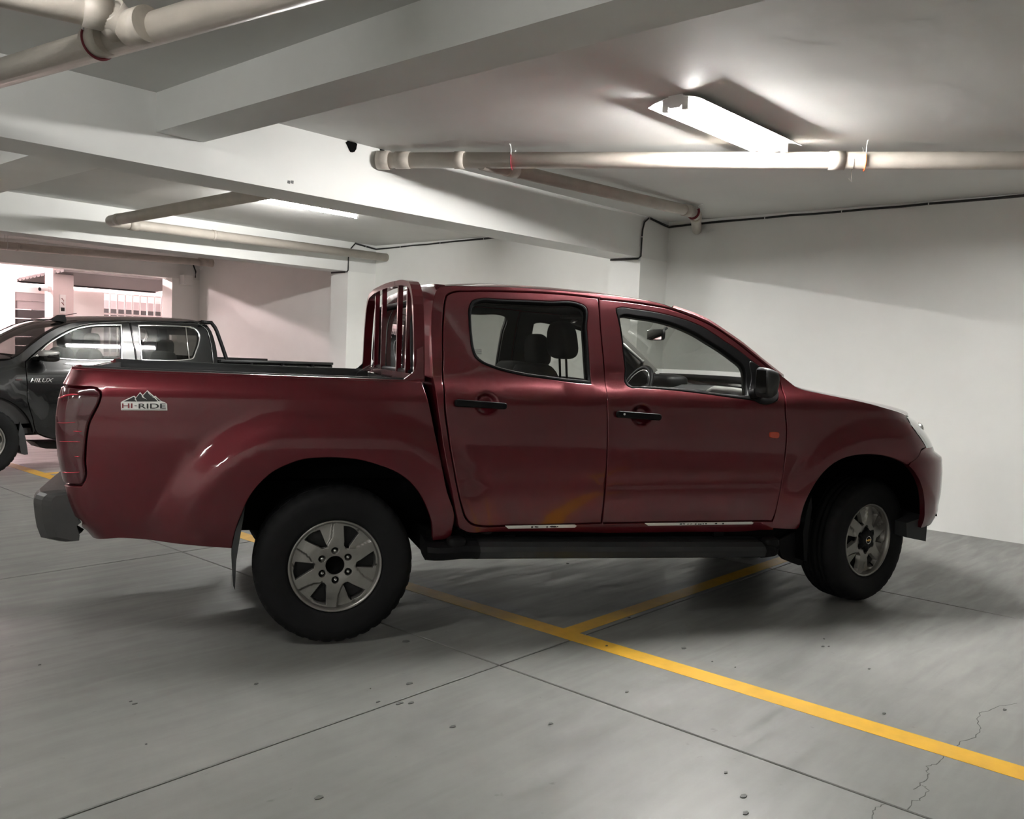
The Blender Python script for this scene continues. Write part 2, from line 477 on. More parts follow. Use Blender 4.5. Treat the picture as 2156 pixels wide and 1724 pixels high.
# hole in the near beam's face: a ragged recess
hp = [(727, 300), (731, 297), (735, 294), (738, 295), (741, 297), (744, 298), (748, 300), (752, 303), (751, 308), (750, 314), (746, 320), (741, 321), (737, 320), (734, 315), (731, 308)]
mb = MB(); q = [on_plane(x, y, AY, Y1) for x, y in hp]; n = len(q)
ctr = sum(q, Vector())/n
ring = [(p.x, Y1-.0015, p.z) for p in q]+[((p.x-ctr.x)*.9+ctr.x, Y1-.004, (p.z-ctr.z)*.9+ctr.z) for p in q]
mb.add(ring, [tuple(range(n, 2*n))]+[(i, (i+1) % n, n+(i+1) % n, n+i) for i in range(n)])
mb.build('broken_hole', M['hole'], b1)
hp = [(797, 311), (802, 310), (807, 312), (810, 316), (807, 320), (801, 318)]
mb = MB(); mb.add([(p.x, Y1-.0015, p.z) for p in [on_plane(x, y, AY, Y1) for x, y in hp]], [tuple(range(6))]); mb.build('broken_hole', M['hole'], b1)
mb = MB()
for dx in (-3, 4):
    p = on_plane(611+dx, 383, AY, Y1); mb.add([(p.x-.012, Y1-.001, p.z-.01), (p.x+.01, Y1-.001, p.z-.012), (p.x+.012, Y1-.001, p.z+.01), (p.x-.01, Y1-.001, p.z+.008)], [(0, 1, 2, 3)])
mb.build('chipped_spot', M['bumpergrey'], b1)

# ---------------- entrance area beyond the third beam (bright)
GX0, GX1, GY = 3.2, 13.5, 24.0
sbox('ceiling_entrance', (XL, Y3B, 2.86), (14, 26, 3.0), M['pinkwall'], 'ceiling of the bright entrance area')
sbox('wall_back', (XL, GY, -.01), (14, GY+.2, 2.95), M['pinkwall'], 'pale pink wall at the far end of the entrance')
sbox('wall_entrance', (13.8, Y3B, -.01), (14, GY, 2.95), M['pinkwall'], 'side wall of the entrance area')
sbox('trim_1', (XW, Y3B, -.01), (14, Y3B+.15, 2.95), M['pinkwall'], 'return wall beside the entrance')
# bright white panel wall left of the gate
sbox('trim_2', (7.20, 18.0, -.01), (7.81, 18.1, 2.9), M['wall'], 'bright white wall panel left of the barred gate')
# entrance pillar with camera and sign
pil = sbox('column', (6.08, 16.0, -.01), (6.42, 16.35, 2.9), M['pinkwall'], 'pink-lit pillar carrying a small sign and a camera')
# pink wall with dark shutter on the left
sbox('wall_far', (3.0, 18.0, -.01), (6.17, 18.15, 2.9), M['pinkwall'], 'pink-lit wall left of the dark roller shutter')
sbox('wall_far_2', (6.17, 18.0, 2.17), (6.86, 18.15, 2.9), M['pinkwall'], 'pink-lit wall above the dark roller shutter')
t = empty('roller_shutter', (6.17, 18.02, 0)); tag(t, 'dark grey roller shutter in the pink-lit wall, above the black pickup', 'shutter')
mb = MB(); mb.box((0, 0, 2.02), (.69, .12, 2.17)); mb.build('shutter_box', M['midband'], t)
for k in range(11):
    mb = MB(); z = 2.02-.17*(k+1); mb.box((.0, .03, z+.01), (.69, .06, z+.165)); mb.build('shutter_slat', M['midband'] if k == 0 else M['darkband'], t)
# lit lintel and window bands seen through the bars
t = empty('shuttered_window', (8.6, 23.9, 0)); tag(t, 'long dark shuttered window behind the white gate bars', 'window')
for k, (z0, z1, mm) in enumerate(((2.15, 2.37, 'midband'), (1.0, 2.15, 'darkband'), (.9, 1.0, 'midband'))):
    mb = MB(); mb.box((0, 0, z0), (3.6, .08, z1)); mb.build('shutter_band', M[mm], t)
mb = MB(); mb.box((0, -.1, 2.56), (3.6, .0, 2.62)); mb.build('ledge', M['gate'], t)
# barred gate
t = empty('barred_gate', (7.81, 18.05, 0)); tag(t, 'white painted metal gate of upright bars behind the black pickup roof', 'gate')
for k in range(8):
    mb = MB(); x = .155*k+.14; mb.tube([(x, 0, .1), (x, 0, 2.60)], .015, 6); mb.build('bar', M['gate'], t)
for z in (.12, 1.0, 1.86, 2.33, 2.62):
    mb = MB(); mb.box((0, -.014, z-.016), (1.30, .014, z+.016)); mb.build('rail', M['gate'], t)
# overhead sectional door (grey slats) stored under the ceiling
t = empty('overhead_door', (6.1, 15.6, 0)); tag(t, 'grey slatted overhead garage door parked under the entrance ceiling', 'garage door')
for k in range(12):
    mb = MB(); y = k*.17; z = 2.46-.0085*k
    mb.add([(0, y, z), (2.6, y, z), (2.6, y+.12, z-.012), (0, y+.12, z-.012), (2.6, y+.165, z+.02), (0, y+.165, z+.02), (0, y, z+.05), (2.6, y, z+.05), (2.6, y+.165, z+.05), (0, y+.165, z+.05)],
           [(0, 3, 2, 1), (3, 5, 4, 2), (6, 7, 8, 9), (0, 1, 7, 6), (5, 9, 8, 4), (0, 6, 9, 5, 3), (1, 2, 4, 8, 7)])
    mb.build('slat', M['greydoor'], t)
mb = MB(); mb.box((.0, 2.04, 2.33), (2.6, 2.10, 2.40)); mb.build('bottom_rail', M['blackplastic'], t)
# security camera and sign on the pillar
t = empty('security_camera', (6.08, 16.1, 2.17)); tag(t, 'small white security camera on the left of the entrance pillar', 'camera')
mb = MB(); mb.box((-.06, -.03, -.05), (.0, .03, .05)); mb.build('bracket', M['lampwhite'], t)
mb = MB(); mb.tube([(-.05, 0, 0), (-.19, -.05, -.01)], .038, 12); mb.build('camera_body', M['lampwhite'], t)
mb = MB(); mb.tube([(-.188, -.049, -.01), (-.20, -.054, -.011)], .03, 12); mb.build('lens', M['hole'], t)
t = empty('wall_sign', (6.235, 15.99, 1.93)); tag(t, 'small white sign on the pink-lit entrance pillar', 'sign')
mb = MB(); mb.box((-.05, -.004, -.16), (.05, .004, .16)); mb.build('sign_plate', M['gate'], t)
mb = MB(); mb.tube([(-.02, -.006, .1), (.015, -.006, .06), (.01, -.006, .0), (-.02, -.006, .03), (.02, -.006, -.02)], .006, 5); mb.build('sign_print', M['redprint'], t)
mb = MB(); mb.box((-.03, -.006, -.12), (.03, -.005, -.06)); mb.build('sign_print', M['blackprint'], t)
mb = MB(); mb.box((7.7, 14.58, 2.36), (7.86, 14.75, 2.52)); o = mb.build('junction_box', M['wall']); tag(o, 'small pale junction box at the end of the far beam', 'box')

# ================================================================== PARKING LINES, CRACKS
def line(x0, x1, y0, y1, label, group=None):
    mb = MB(); mb.box((x0, y0, -.002), (x1, y1, .0012)); o = mb.build('parking_line', M['yellow']); tag(o, label, 'floor marking'); return o
line(3.385, 3.505, -2.2, 14.2, 'long yellow floor line running towards the viewer at lower right')
line(3.505, 7.9, 2.615, 2.715, 'yellow bay line branching off under the red pickup')
line(3.505, 7.9, 9.30, 9.40, 'yellow bay line beside the black pickup, far left')
line(3.505, 7.9, -.80, -.70, 'yellow bay line out of view on the right')
def ribbon(pts, w, name, parent, m_, z=.0012):
    mb = MB(); vs = []
    P = [Vector((p[0], p[1])) for p in pts]
    for i, p in enumerate(P):
        t = (P[min(i+1, len(P)-1)]-P[max(i-1, 0)]).normalized(); nn = Vector((-t.y, t.x))*w*(.5+.5*random.random())
        vs += [(p.x+nn.x, p.y+nn.y, z), (p.x-nn.x, p.y-nn.y, z)]
    mb.add(vs, [(2*i, 2*i+1, 2*i+3, 2*i+2) for i in range(len(P)-1)]); return mb.build(name, m_, parent)
M['crack'] = mat('crack_dark', (.09, .09, .085), .9)
M['stain'] = mat('floor_speck', (.10, .10, .095), .6)
def jit(pts, n=5, a=.012):
    out = []
    for i in range(len(pts)-1):
        for k in range(n):
            t = k/n; out.append((pts[i][0]*(1-t)+pts[i+1][0]*t+random.uniform(-a, a), pts[i][1]*(1-t)+pts[i+1][1]*t+random.uniform(-a, a)))
    return out+[pts[-1]]
def cpts(l, ox=1500, oy=1300, s=3.2866): return [tuple(on_z(ox+x/s, oy+y/s, 0))[:2] for x, y in l]
ribbon(jit(cpts([(2100, 590), (1950, 625), (1850, 665), (1830, 720), (1855, 780), (1820, 830), (1720, 855), (1690, 890)]), 4, .006), .0022, 'crack', fl, M['crack'], .0008)
ribbon(jit(cpts([(1600, 965), (1560, 1005), (1490, 1030), (1480, 1070), (1500, 1095), (1440, 1150), (1390, 1190)]), 4, .005), .0022, 'crack', fl, M['crack'], .0008)
ribbon(jit(cpts([(1460, 1165), (1490, 1200), (1440, 1260), (1385, 1270), (1350, 1330)]), 4, .005), .0022, 'crack', fl, M['crack'], .0008)
ribbon(jit(cpts([(1195, 1290), (1120, 1325), (1105, 1394)]), 4, .005), .0022, 'crack', fl, M['crack'], .0008)
# small pieces of grit and tape on the floor
specks = [(855, 1350, .03), (861, 1440, .022), (866, 1480, .02), (841, 1481, .022), (796, 1478, .012), (672, 1680, .022), (954, 1530, .02), (284, 1482, .012), (276, 1477, .008), (1325, 1300, .016),
          (1277, 1360, .012), (1565, 1677, .018), (1570, 1712, .016), (1528, 1627, .012), (1440, 1365, .022), (1160, 1524, .015), (1320, 1457, .014), (1732, 1361, .014), (1745, 1361, .012), (1830, 1408, .012),
          (1861, 1502, .013), (308, 1567, .006), (540, 1440, .014), (1735, 1345, .012), (2115, 1494, .016), (1500, 1393, .008), (1548, 1405, .006), (84, 1400, .008), (780, 1450, .006), (1195, 1186, .02)]
for x, y, r in specks:
    p = on_z(x, y, 0); k = random.randint(5, 8); mb = MB(); a0 = random.random()*6
    v = [(p.x+r*cos(a0+2*pi*i/k)*random.uniform(.5, 1), p.y+r*.6*sin(a0+2*pi*i/k)*random.uniform(.5, 1), .0030) for i in range(k)]+[(p.x, p.y, .0042)]
    v += [(q[0], q[1], .0) for q in v[:k]]
    mb.add(v, [(i, (i+1) % k, k) for i in range(k)]+[(k+1+i, k+1+(i+1) % k, (i+1) % k, i) for i in range(k)])
    o = mb.build('floor_scrap', M['stain'], fl)

# ================================================================== LAMPS
def tube_lamp(x0, x1, y, zc, twin, label, tubemat='tube', wings=True, group=None, rot=0.):
    cx = (x0+x1)/2; L = (x1-x0)/2
    t = empty('ceiling_light', (cx, y, zc), rot); tag(t, label, 'ceiling light', group)
    mb = MB()
    if twin: mb.prism([(-.045, 0), (-.045, -.055), (-.030, -.068), (.030, -.068), (.045, -.055), (.045, 0)], -L, L)
    else: mb.prism([(-.024, 0), (-.024, -.045), (.024, -.045), (.024, 0)], -L, L)
    # prism extrudes along y; turn so it runs along x
    mb.v = [(q[1], q[0], q[2]) for q in mb.v]; mb.f = [f[::-1] for f in mb.f]
    mb.build('housing', M['lampwhite'], t)
    if twin and wings:
        for s in (-1, 1):
            mb = MB(); v = []
            for yy, zz in ((.044, -.010), (.125, -.028), (.168, -.046), (.168, -.048), (.125, -.0305), (.044, -.013)):
                v.append((yy*s, zz))
            mb.v = []; n = len(v)
            mb.add([(-L-.01, a, b) for a, b in v]+[(L+.01, a, b) for a, b in v], [tuple(range(n)), tuple(range(2*n-1, n-1, -1))]+[(i, i+n, (i+1) % n+n, (i+1) % n) for i in range(n)])
            mb.build('reflector', M['lampwhite'], t)
    ys = (-.062, .062) if twin else (0,)
    for yy in ys:
        zt = -.062 if twin else -.066
        mb = MB(); mb.tube([(-L+.03, yy, zt), (L-.03, yy, zt)], .0135, 12); mb.build('tube', M[tubemat], t)
        for s in (-1, 1):
            mb = MB(); mb.box((s*(L-.012)-.012, yy-.018, zt-.020), (s*(L-.012)+.012, yy+.018, -.012)); mb.build('lamp_holder', M['lampwhite'], t)
    return t
p0, p1 = on_z(1440, 218, 2.765), on_z(1618, 318, 2.765)
LY = (p0.y+p1.y)/2
tube_lamp(p0.x, p0.x+1.24, LY, ZC, True, 'twin fluorescent ceiling light with white reflector above the red pickup cab')
q0, q1 = on_z(532, 416, 2.765), on_z(765, 456, 2.765)
tube_lamp(q0.x, q0.x+1.24, (q0.y+q1.y)/2, ZC, False, 'single fluorescent ceiling light between the two long beams')
# the same garage's lamps out of the picture
tube_lamp(-.30, .94, 2.85, ZC, False, 'fluorescent ceiling light out of view above the left of the viewer', 'tubeout')
tube_lamp(-5.0, -3.8, 2.5, ZC, False, 'fluorescent ceiling light out of view far to the left')
tube_lamp(-1.0, .24, 7.5, ZC, False, 'fluorescent ceiling light out of view in the second bay on the left')
tube_lamp(-5.6, -4.4, -2.5, ZC, False, 'fluorescent ceiling light out of view far behind the viewer')
for k, (x, y) in enumerate(((7.0, 16.6), (4.4, 16.6), (9.3, 21.0), (6.9, 21.2), (11.3, 19.0))):  # lamps added out of sight to brighten the entrance, standing in for daylight
    tube_lamp(x-.6, x+.6, y, 2.86, True, ['added entrance fill light hidden behind the far beam', 'added entrance fill light left of the pillar, hidden by beams', 'added entrance fill light behind the gate', 'added entrance fill light behind the white panel', 'added unseen entrance fill light on the far right'][k], 'tubefill', wings=False)

# ================================================================== DRAIN PIPES
def pipe(label, runs, r, m_='pvc', couplings=(), group=None, into=None):
    """runs: list of polylines; couplings: (point, direction, half length, extra radius)"""
    if into: t, o0 = into
    else: o0 = Vector(runs[0][0]); t = empty('drain_pipe', o0); tag(t, label, 'pipe', group)
    for pts in runs:
        mb = MB(); mb.tube([tuple(Vector(p)-o0) for p in pts], r, 24); mb.build('branch_run' if into else 'pipe_run', M[m_], t)
    for p, d, hl, ex in couplings:
        p = Vector(p)-o0; d = Vector(d).normalized(); mb = MB()
        mb.tube([tuple(p-d*hl), tuple(p+d*hl)], r+ex, 40, True); mb.build('coupling', M['pvc2'], t)
    return t, o0
def bend(a, b, c, rr, n=8):
    """polyline a-b-c with a rounded corner at b"""
    a, b, c = Vector(a), Vector(b), Vector(c); u = (a-b).normalized(); w = (c-b).normalized()
    p0 = b+u*rr; p1 = b+w*rr; out = [a]
    for i in range(n+1):
        t = i/n; out.append(p0*(1-t)**2+b*2*t*(1-t)+p1*t*t)
    return out+[c]
def strap(t, o0, p, d, r, m_='clampred', w=.009, arc=(-.15, 1.05), hang=True):
    """strap round the underside of a pipe with hanger ends up to the ceiling"""
    p = Vector(p)-o0; d = Vector(d).normalized(); side = d.cross(Vector((0, 0, 1))).normalized()
    mb = MB(); pts = []
    for i in range(21):
        a = pi*(arc[0]+(arc[1]-arc[0])*i/20); pts.append(p+side*(r+.003)*cos(a)-Vector((0, 0, 1))*(r+.003)*sin(a))
    mb.sweep([tuple(q) for q in pts], [(-w, -.002), (w, -.002), (w, .002), (-w, .002)], up=d); 
    mb.build('strap', M[m_], t)
    if hang:
        for s, e in ((pts[0], .05), (pts[-1], -.05)):
            mb = MB(); top = ZC-o0.z-.002
            mb.tube([tuple(s), tuple(s+Vector((0, 0, max(.02, top-s.z-.03)))), tuple(s+side*e*.5+Vector((0, 0, max(.03, top-s.z-.008)))), tuple(s+side*e+Vector((0, 0, max(.03, top-s.z-.004))))], .004, 6)
            mb.build('hanger', M['tie'], t)
# main diagonal pipe of the right-hand bay
A = on_plane(793, 341, AY, Y1-.002); A = Vector((A.x, A.y, 2.735)); B2 = on_z(2156, 338, 2.70); dr = (B2-A).normalized(); Bend = A+dr*7.9
t, o0 = pipe('long grey drain pipe below the twin light, its thinner branch ending at the wall corner', [[A+dr*.004, Bend]], .055, 'pvc',
             [(A+dr*.20, dr, .055, .006), (A+dr*.62, dr, .035, .006), (A+dr*.055, dr, .045, .012), (A+dr*3.15, dr, .05, .005)])
strap(t, o0, A+dr*1.0, dr, .055, 'clampred')
strap(t, o0, A+dr*3.32, dr, .058, 'orange', .008)
P = A+dr*3.25-o0; mb = MB(); sd = dr.cross(Vector((0, 0, 1))).normalized()
mb.tube([tuple(P+sd*.055*cos(a)*s_+Vector((0, 0, -.057*sin(a)))) for s_ in (1,) for a in [pi*i/12 for i in range(13)]]+[tuple(P-sd*.02+Vector((0, 0, -.10))), tuple(P+sd*.01+Vector((0, 0, -.14))), tuple(P+Vector((.02, .03, -.11)))], .0018, 5)
mb.build('wire_tie', M['copper'], t)
# its branch towards the corner
pa, pb, pc = A+dr*.78+Vector((0, 0, -.02)), Vector((7.30, 4.32, 2.752)), Vector((8.06, 4.74, 2.717))
db = (pb-pa).normalized()
t, o0 = pipe('', [bend(pa, pb, pc, .12)], .049, 'pvc',
             [(pa+db*.30, db, .05, .005), (pb-db*.14, db, .06, .005), ((pb+pc)/2-(pc-pb).normalized()*.22, pc-pb, .08, .007)], into=(t, o0))
strap(t, o0, pb-db*.03, db, .055, 'clampred', .012)
# big pipe and its branch, top left
C0 = on_z(-40, 166, 2.49); C1 = on_z(600, -20, 2.49); dc = (C1-C0).normalized(); C0 = C0-dc*.75; C1 = C1+dc*5.5
J = on_z(262, 66, 2.49); E0 = on_z(107, 2, 2.53); E1 = on_z(232, 30, 2.53); de = (E1-E0).normalized()
t, o0 = pipe('thick grey drain pipe with a Y fitting at the top left', [[C0, C1]], .056, 'pvc',
             [(on_z(212, 84, 2.49), dc, .05, .005), (on_z(292, 55, 2.49), dc, .055, .006)])
strap(t, o0, on_z(208, 86, 2.49), dc, .062, 'clampred', .006, arc=(-.1, 1.05))
e0 = E1+de*-1.5
t, o0 = pipe('', [bend(e0, E1, J+dc*.05, .07)], .056, 'pvc',
             [(E1-de*.045, de, .045, .006), (E1+(J-E1)*.40, J-E1, .04, .008)], into=(t, o0))
# second bay: pipe along the cross direction then along the beam
D0 = Vector((3.88, Y1B+.0, 2.60)); K = on_z(226, 466, 2.60); D1 = Vector((XW-.004, 9.65, 2.645)); D0 = Vector((K.x-.12, Y1B+.004, 2.60))
dk = (K-D0).normalized(); dk2 = (D1-K).normalized()
t, o0 = pipe('grey drain pipe bending round the second bay and along the second beam', [bend(D0, K, D1, .13)], .056, 'pvc',
             [(K-dk*.30, dk, .05, .005), (K+dk2*.28, dk2, .05, .005), (K+dk2*1.25, dk2, .02, .004), (D0+dk*.75, dk, .02, .004)])
# far bay pipe
F0, F1 = Vector((2.9, 13.8, 2.585)), Vector((7.74, 13.72, 2.69))
t, o0 = pipe('shaded drain pipe running under the far bay ceiling', [[F0, F1]], .056, 'pvc', [(F1-Vector((.12, 0, 0)), AX, .12, .01), (Vector((4.75, 13.77, 2.625)), AX, .02, .004)])
for x in (4.6, 7.55): strap(t, o0, Vector((x, 13.76, 2.63+.0*x)), AX, .056, 'tie', .006)

# ================================================================== CABLES
def cable(label, pts, r=.009, ties=()):
    o0 = Vector(pts[0]); t = empty('cable', o0); tag(t, label, 'cable')
    P = [Vector(p)-o0 for p in pts]; fine = []
    for i in range(len(P)-1):
        n = max(1, int((P[i+1]-P[i]).length/.25))
        for k in range(n): fine.append(P[i]+(P[i+1]-P[i])*(k/n)+Vector((0, 0, random.uniform(-.004, .004))))
    fine.append(P[-1])
    mb = MB(); mb.tube([tuple(p) for p in fine], r, 8); mb.build('cable_run', M['cable'], t)
    mb = MB(); mb.tube([(p.x, p.y-.004, p.z+.010+random.uniform(-.004, .004)) for p in fine], r*.45, 6); mb.build('thin_cable', M['cable'], t)
    for k in range(2, len(fine)-1, 3):
        p = fine[k]; d = (fine[k+1]-fine[k-1]).normalized(); mb = MB(); mb.tube([tuple(p-d*.004), tuple(p+d*.004)], r*1.35, 8); mb.build('cable_tie', M['tie'], t)
    return t
e = .014
def wp(px, py): q = on_plane(px, py, AX, XW-e); return q
z0 = ZC-.02
cable('black cable along the top of the long white wall beyond the elbow pipe',
      [(XW-e, -2.5, z0+.005), (XW-e, 1.0, z0), (XW-e, 3.0, z0-.01), (XW-e, 4.5, z0-.02), (XW-e, Y1-e, z0-.035), (XW-.13, Y1-e, z0-.03), (7.68, Y1-e, z0+.01), (7.60, Y1-e, z0-.05),
       (7.575, Y1-e, z0-.12), (7.568, Y1-e, 2.6), (7.565, Y1-e, ZB+.01), (7.565, Y1+.02, ZB-e), (7.565, Y1B-.02, ZB-e)], .0085)
cable('thin black cable along the wall top between the beams, down the second column',
      [(XW-e, Y1B+.1, z0), (XW-e, 7.5, z0), (XW-e, Y2-e, z0-.03), (XW-.2, Y2-e, z0-.02), (7.70, Y2-e, z0+.005), (7.63, Y2-e, z0-.07), (7.60, Y2-e, z0-.16), (7.59, Y2-e, 2.6), (7.588, Y2-e, ZB2+.01), (7.588, Y2+.02, ZB2-e), (7.588, Y2B-.02, ZB2-e)], .0085)
cable('short black cable at the end of the far beam', [(7.95, Y3-.01, 2.72), (8.0, Y3-.01, 2.60), (7.99, Y3-.01, 2.50)], .012)

# ================================================================== RED PICKUP
TH = radians(-30.0)
TO = on_z(703, 1358, 0)
UX = Vector((cos(TH), sin(TH), 0)); UY = Vector((-sin(TH), cos(TH), 0))
YM = .915          # half width: the mirror plane of the truck
WB = 3.165
truck = empty('pickup_truck', TO, TH)
tag(truck, 'dark red double-cab pickup truck parked across the bay in the foreground', 'pickup truck')

PROF = [(.28, .150), (.36, .115), (.45, .085), (.53, .060), (.60, .040), (.70, .024), (.80, .018), (.92, .016), (1.02, .017), (1.10, .020), (1.16, .027), (1.195, .040), (1.225, .064), (1.25, .086), (1.35, .123), (1.5, .175), (1.65, .232), (1.70, .258), (1.75, .30), (1.80, .37)]
NOSE = [(.30, 3.77), (.37, 3.79), (.42, 3.835), (.466, 3.865), (.52, 3.88), (.60, 3.885), (.75, 3.885), (.81, 3.875), (.84, 3.855), (.865, 3.80), (.885, 3.745), (.92, 3.72), (.98, 3.68), (1.035, 3.63), (1.08, 3.57), (1.11, 3.50)]
TAILX = [(.45, -1.00), (.50, -1.04), (.57, -1.095), (.61, -1.12), (.77, -1.16), (.9, -1.182), (1.06, -1.188), (1.18, -1.165), (1.25, -1.14), (1.28, -1.13)]
RT = .10
def bump(x, z):
    y = 0
    for xc in (0.0, WB):
        dx = (x-xc)/(1.05 if x < xc else 1.0); r = hypot(dx, z-.36)
        s = sstep(.84, .66, r) if False else 1-sstep(.655, .815, r)
        y -= .038*s*(1-.9*sstep(.95, 1.12, z))
    return y
def base(x, z): return smooth_tab(PROF, z)+bump(x, z)
NL = .63
def nose_c(t): return .90*(1-(max(0., 1-t**2.5))**.4)
def proj(P):
    c = P-EYE; z = c.dot(FWD); return CX+FPX*c.dot(RIGHT)/z, CY+FPX*c.dot(DOWN)/z
def solve_nose():
    """start of the nose curve at several heights, so that its outer edge lies where the photograph shows it"""
    out = []
    for x_, y_ in ((1598, 618), (1650, 645), (1700, 690), (1735, 745), (1765, 810), (1795, 890), (1813, 945), (1840, 962), (1872, 985), (1880, 1040), (1883, 1100), (1879, 1200), (1868, 1330), (1845, 1450), (1838, 1520), (1800, 1595), (1757, 1672)):
        px, py = 1560+x_/4.536, 740+y_/4.536
        P = on_plane(px, py, UY, UY.dot(TO)+.22); z = P.z; lo, hi = 2.6, 4.0
        for it in range(26):
            xs = (lo+hi)/2; best = 0
            for k in range(30):
                t = k/29*.98; y = nose_c(t); x = xs+NL*t
                yy = smooth_tab(PROF, z)*(1-sstep(.0, .9, y))+y
                best = max(best, proj(TO+UX*x+UY*yy+Vector((0, 0, z)))[0])
            if best < px: lo = xs
            else: hi = xs
        out.append((z, xs+.43))
    return sorted(out)
NOSE = solve_nose()
def nose_y(x, z):
    S = smooth_tab(NOSE, z); x0 = S-.43; t = (x-x0)/NL
    if t <= 0: return 0.
    return nose_c(min(t, .9995))
def F_side(x, z): return (x, base(x, z), z)
def F_front(x, z): return (x, base(x, z)+nose_y(x, z), z)
PROFB = PROF[:8]+[(1.02, .017), (1.12, .018), (1.15, .021), (1.172, .031), (1.20, .047), (1.235, .070), (1.26, .092), (1.30, .12)]
def baseb(x, z): return smooth_tab(PROFB, z)+bump(x, z)
def F_tail(u, z):
    S = smooth_tab(TAILX, z); x0 = S+RT
    if u >= x0: return (u, baseb(u, z), z)
    ph = (x0-u)/RT; y = baseb(x0, z)
    if ph < pi/2: return (x0-RT*sin(ph), y+RT*(1-cos(ph)), z)
    return (S, y+RT+RT*(ph-pi/2), z)
DENTS = []
def T2(px, py, yf=None, const=None):
    """pixel of the photograph -> (x,z) on the truck's side surface"""
    y = .03
    for k in range(18):
        P = on_plane(px, py, UY, UY.dot(TO)+(const if const is not None else y)); x = (P-TO).dot(UX); z = P.z
        if const is not None: break
        y = yf(x, z)
    return x, z
def TX(px, py, x):
    P = on_plane(px, py, UX, UX.dot(TO)+x); return (P-TO).dot(UY), P.z
def fbase(x, z): return base(x, z)
def ffront(x, z): return base(x, z)+min(nose_y(x, z), .5)
def ftail(x, z):
    S = smooth_tab(TAILX, z); x0 = S+RT
    if x >= x0: return baseb(x, z)
    t = min(.999, (x0-x)/RT); return baseb(x0, z)+RT*(1-sqrt(1-t*t))
def U(x, z):
    S = smooth_tab(TAILX, z); x0 = S+RT
    return x if x >= x0 else x0-RT*asin(min(1, (x0-x)/RT))
def tr(pts, off, s, yf=fbase, const=None):
    out = []
    for p in pts:
        q = T2(off[0]+p[0]/s, off[1]+p[1]/s, yf, const)
        out.append((*q, 1) if len(p) > 2 else q)
    return out
K4 = ((700, 560), 3.0786); K5 = ((1250, 600), 2.694); K1 = ((0, 540), 2.694); K8 = ((1560, 740), 4.536); K6 = ((400, 900), 3.5917); K9 = ((1280, 630), 5.39); K7 = ((50, 740), 7.183)

def F_door(x, z):
    y = base(x, z)
    for cx, cz, r in DENTS:
        d = hypot(x-cx, (z-cz)*1.05); y += .020*(1-sstep(r*.45, r, d))
    # soft crease low on the doors
    y += .006*math.exp(-((z-.735)/.03)**2)
    return (x, y, z)

# ---- outlines
rear_door = tr([(740, 190), (775, 171), (900, 163), (1200, 166), (1500, 182), (1722, 207, 1), (1740, 400), (1758, 600), (1772, 760), (1785, 900), (1787, 1050), (1782, 1250), (1768, 1450), (1752, 1600), (1745, 1667, 1),
                (1500, 1676), (1200, 1683), (960, 1686), (905, 1674), (868, 1640), (840, 1560), (812, 1440), (780, 1260), (750, 1080), (730, 920), (720, 760), (717, 600), (716, 450), (722, 300), (730, 225)], *K4)
front_door = tr([(27, 78, 1), (150, 90), (300, 110), (450, 140), (560, 180), (680, 235), (780, 300), (880, 378), (960, 443), (1020, 500), (1058, 548), (1075, 610), (1088, 700), (1096, 830), (1088, 960), (1073, 1110), (1048, 1230), (1022, 1320), (1012, 1340, 1),
                 (800, 1342), (500, 1345), (250, 1349), (45, 1352, 1), (57, 1250), (70, 1100), (76, 950), (78, 800), (74, 650), (60, 480), (44, 300), (33, 170)], *K5)
rwin_o = tr([(905, 225), (940, 213), (1100, 215), (1400, 228), (1600, 240), (1638, 258), (1650, 400), (1665, 600), (1678, 762, 1), (1600, 757), (1400, 731), (1200, 701), (1050, 661), (965, 625), (925, 592), (905, 540), (893, 450), (884, 350), (883, 280)], *K4)
rwin_i = tr([(922, 245), (950, 232), (1100, 232), (1400, 245), (1600, 258), (1622, 268), (1632, 400), (1645, 600), (1655, 738, 1), (1600, 735), (1400, 712), (1200, 682), (1050, 643), (975, 610), (938, 577), (920, 530), (908, 450), (901, 350), (902, 290)], *K4)
fwin_o = tr([(95, 105), (115, 96), (300, 110), (500, 138), (700, 180), (900, 238), (1050, 300), (1200, 390), (1350, 490), (1500, 590), (1600, 668), (1720, 760), (1840, 860), (1900, 930), (1925, 1000), (1935, 1080), (1925, 1150), (1890, 1165), (1700, 1150), (1500, 1125), (1200, 1085), (900, 1047), (600, 1018), (350, 1002), (240, 992), (210, 970), (195, 800), (170, 550), (140, 330), (110, 190)], *K9)
fwin_i = tr([(140, 190), (165, 178), (350, 195), (500, 215), (700, 262), (850, 315), (1000, 385), (1150, 475), (1300, 570), (1450, 680), (1535, 750), (1558, 800), (1570, 950), (1585, 1085, 1), (1500, 1092), (1200, 1052), (900, 1012), (600, 990), (400, 983), (260, 975), (225, 945), (212, 800), (190, 600), (165, 400), (145, 260)], *K9)
cabtop = [(640, 300, 1), (652, 225), (668, 165), (690, 128, 1), (800, 127), (950, 130), (1150, 135), (1350, 146), (1600, 168), (1800, 186), (1990, 213), (2155, 250)]
cabtop5 = [(450, 128), (560, 165), (650, 205), (750, 270), (850, 340), (960, 430), (1040, 493), (1078, 522, 1)]
cab = tr(cabtop, *K4)+tr(cabtop5, *K5)
toplist = list(cab)
cab += tr([(1085, 545), (1097, 700), (1106, 830), (1098, 960), (1083, 1112), (1058, 1240), (1030, 1330), (1020, 1390, 1), (900, 1396), (500, 1402), (100, 1408)], *K5)
cab += tr([(1300, 1722), (1000, 1726), (860, 1722), (822, 1700), (810, 1640), (780, 1480), (745, 1300), (710, 1100), (680, 900), (658, 760), (645, 640), (638, 480)], *K4)
def dens(l, d=.02): return resample(l, d)
cab_p = dens(cab, .025)
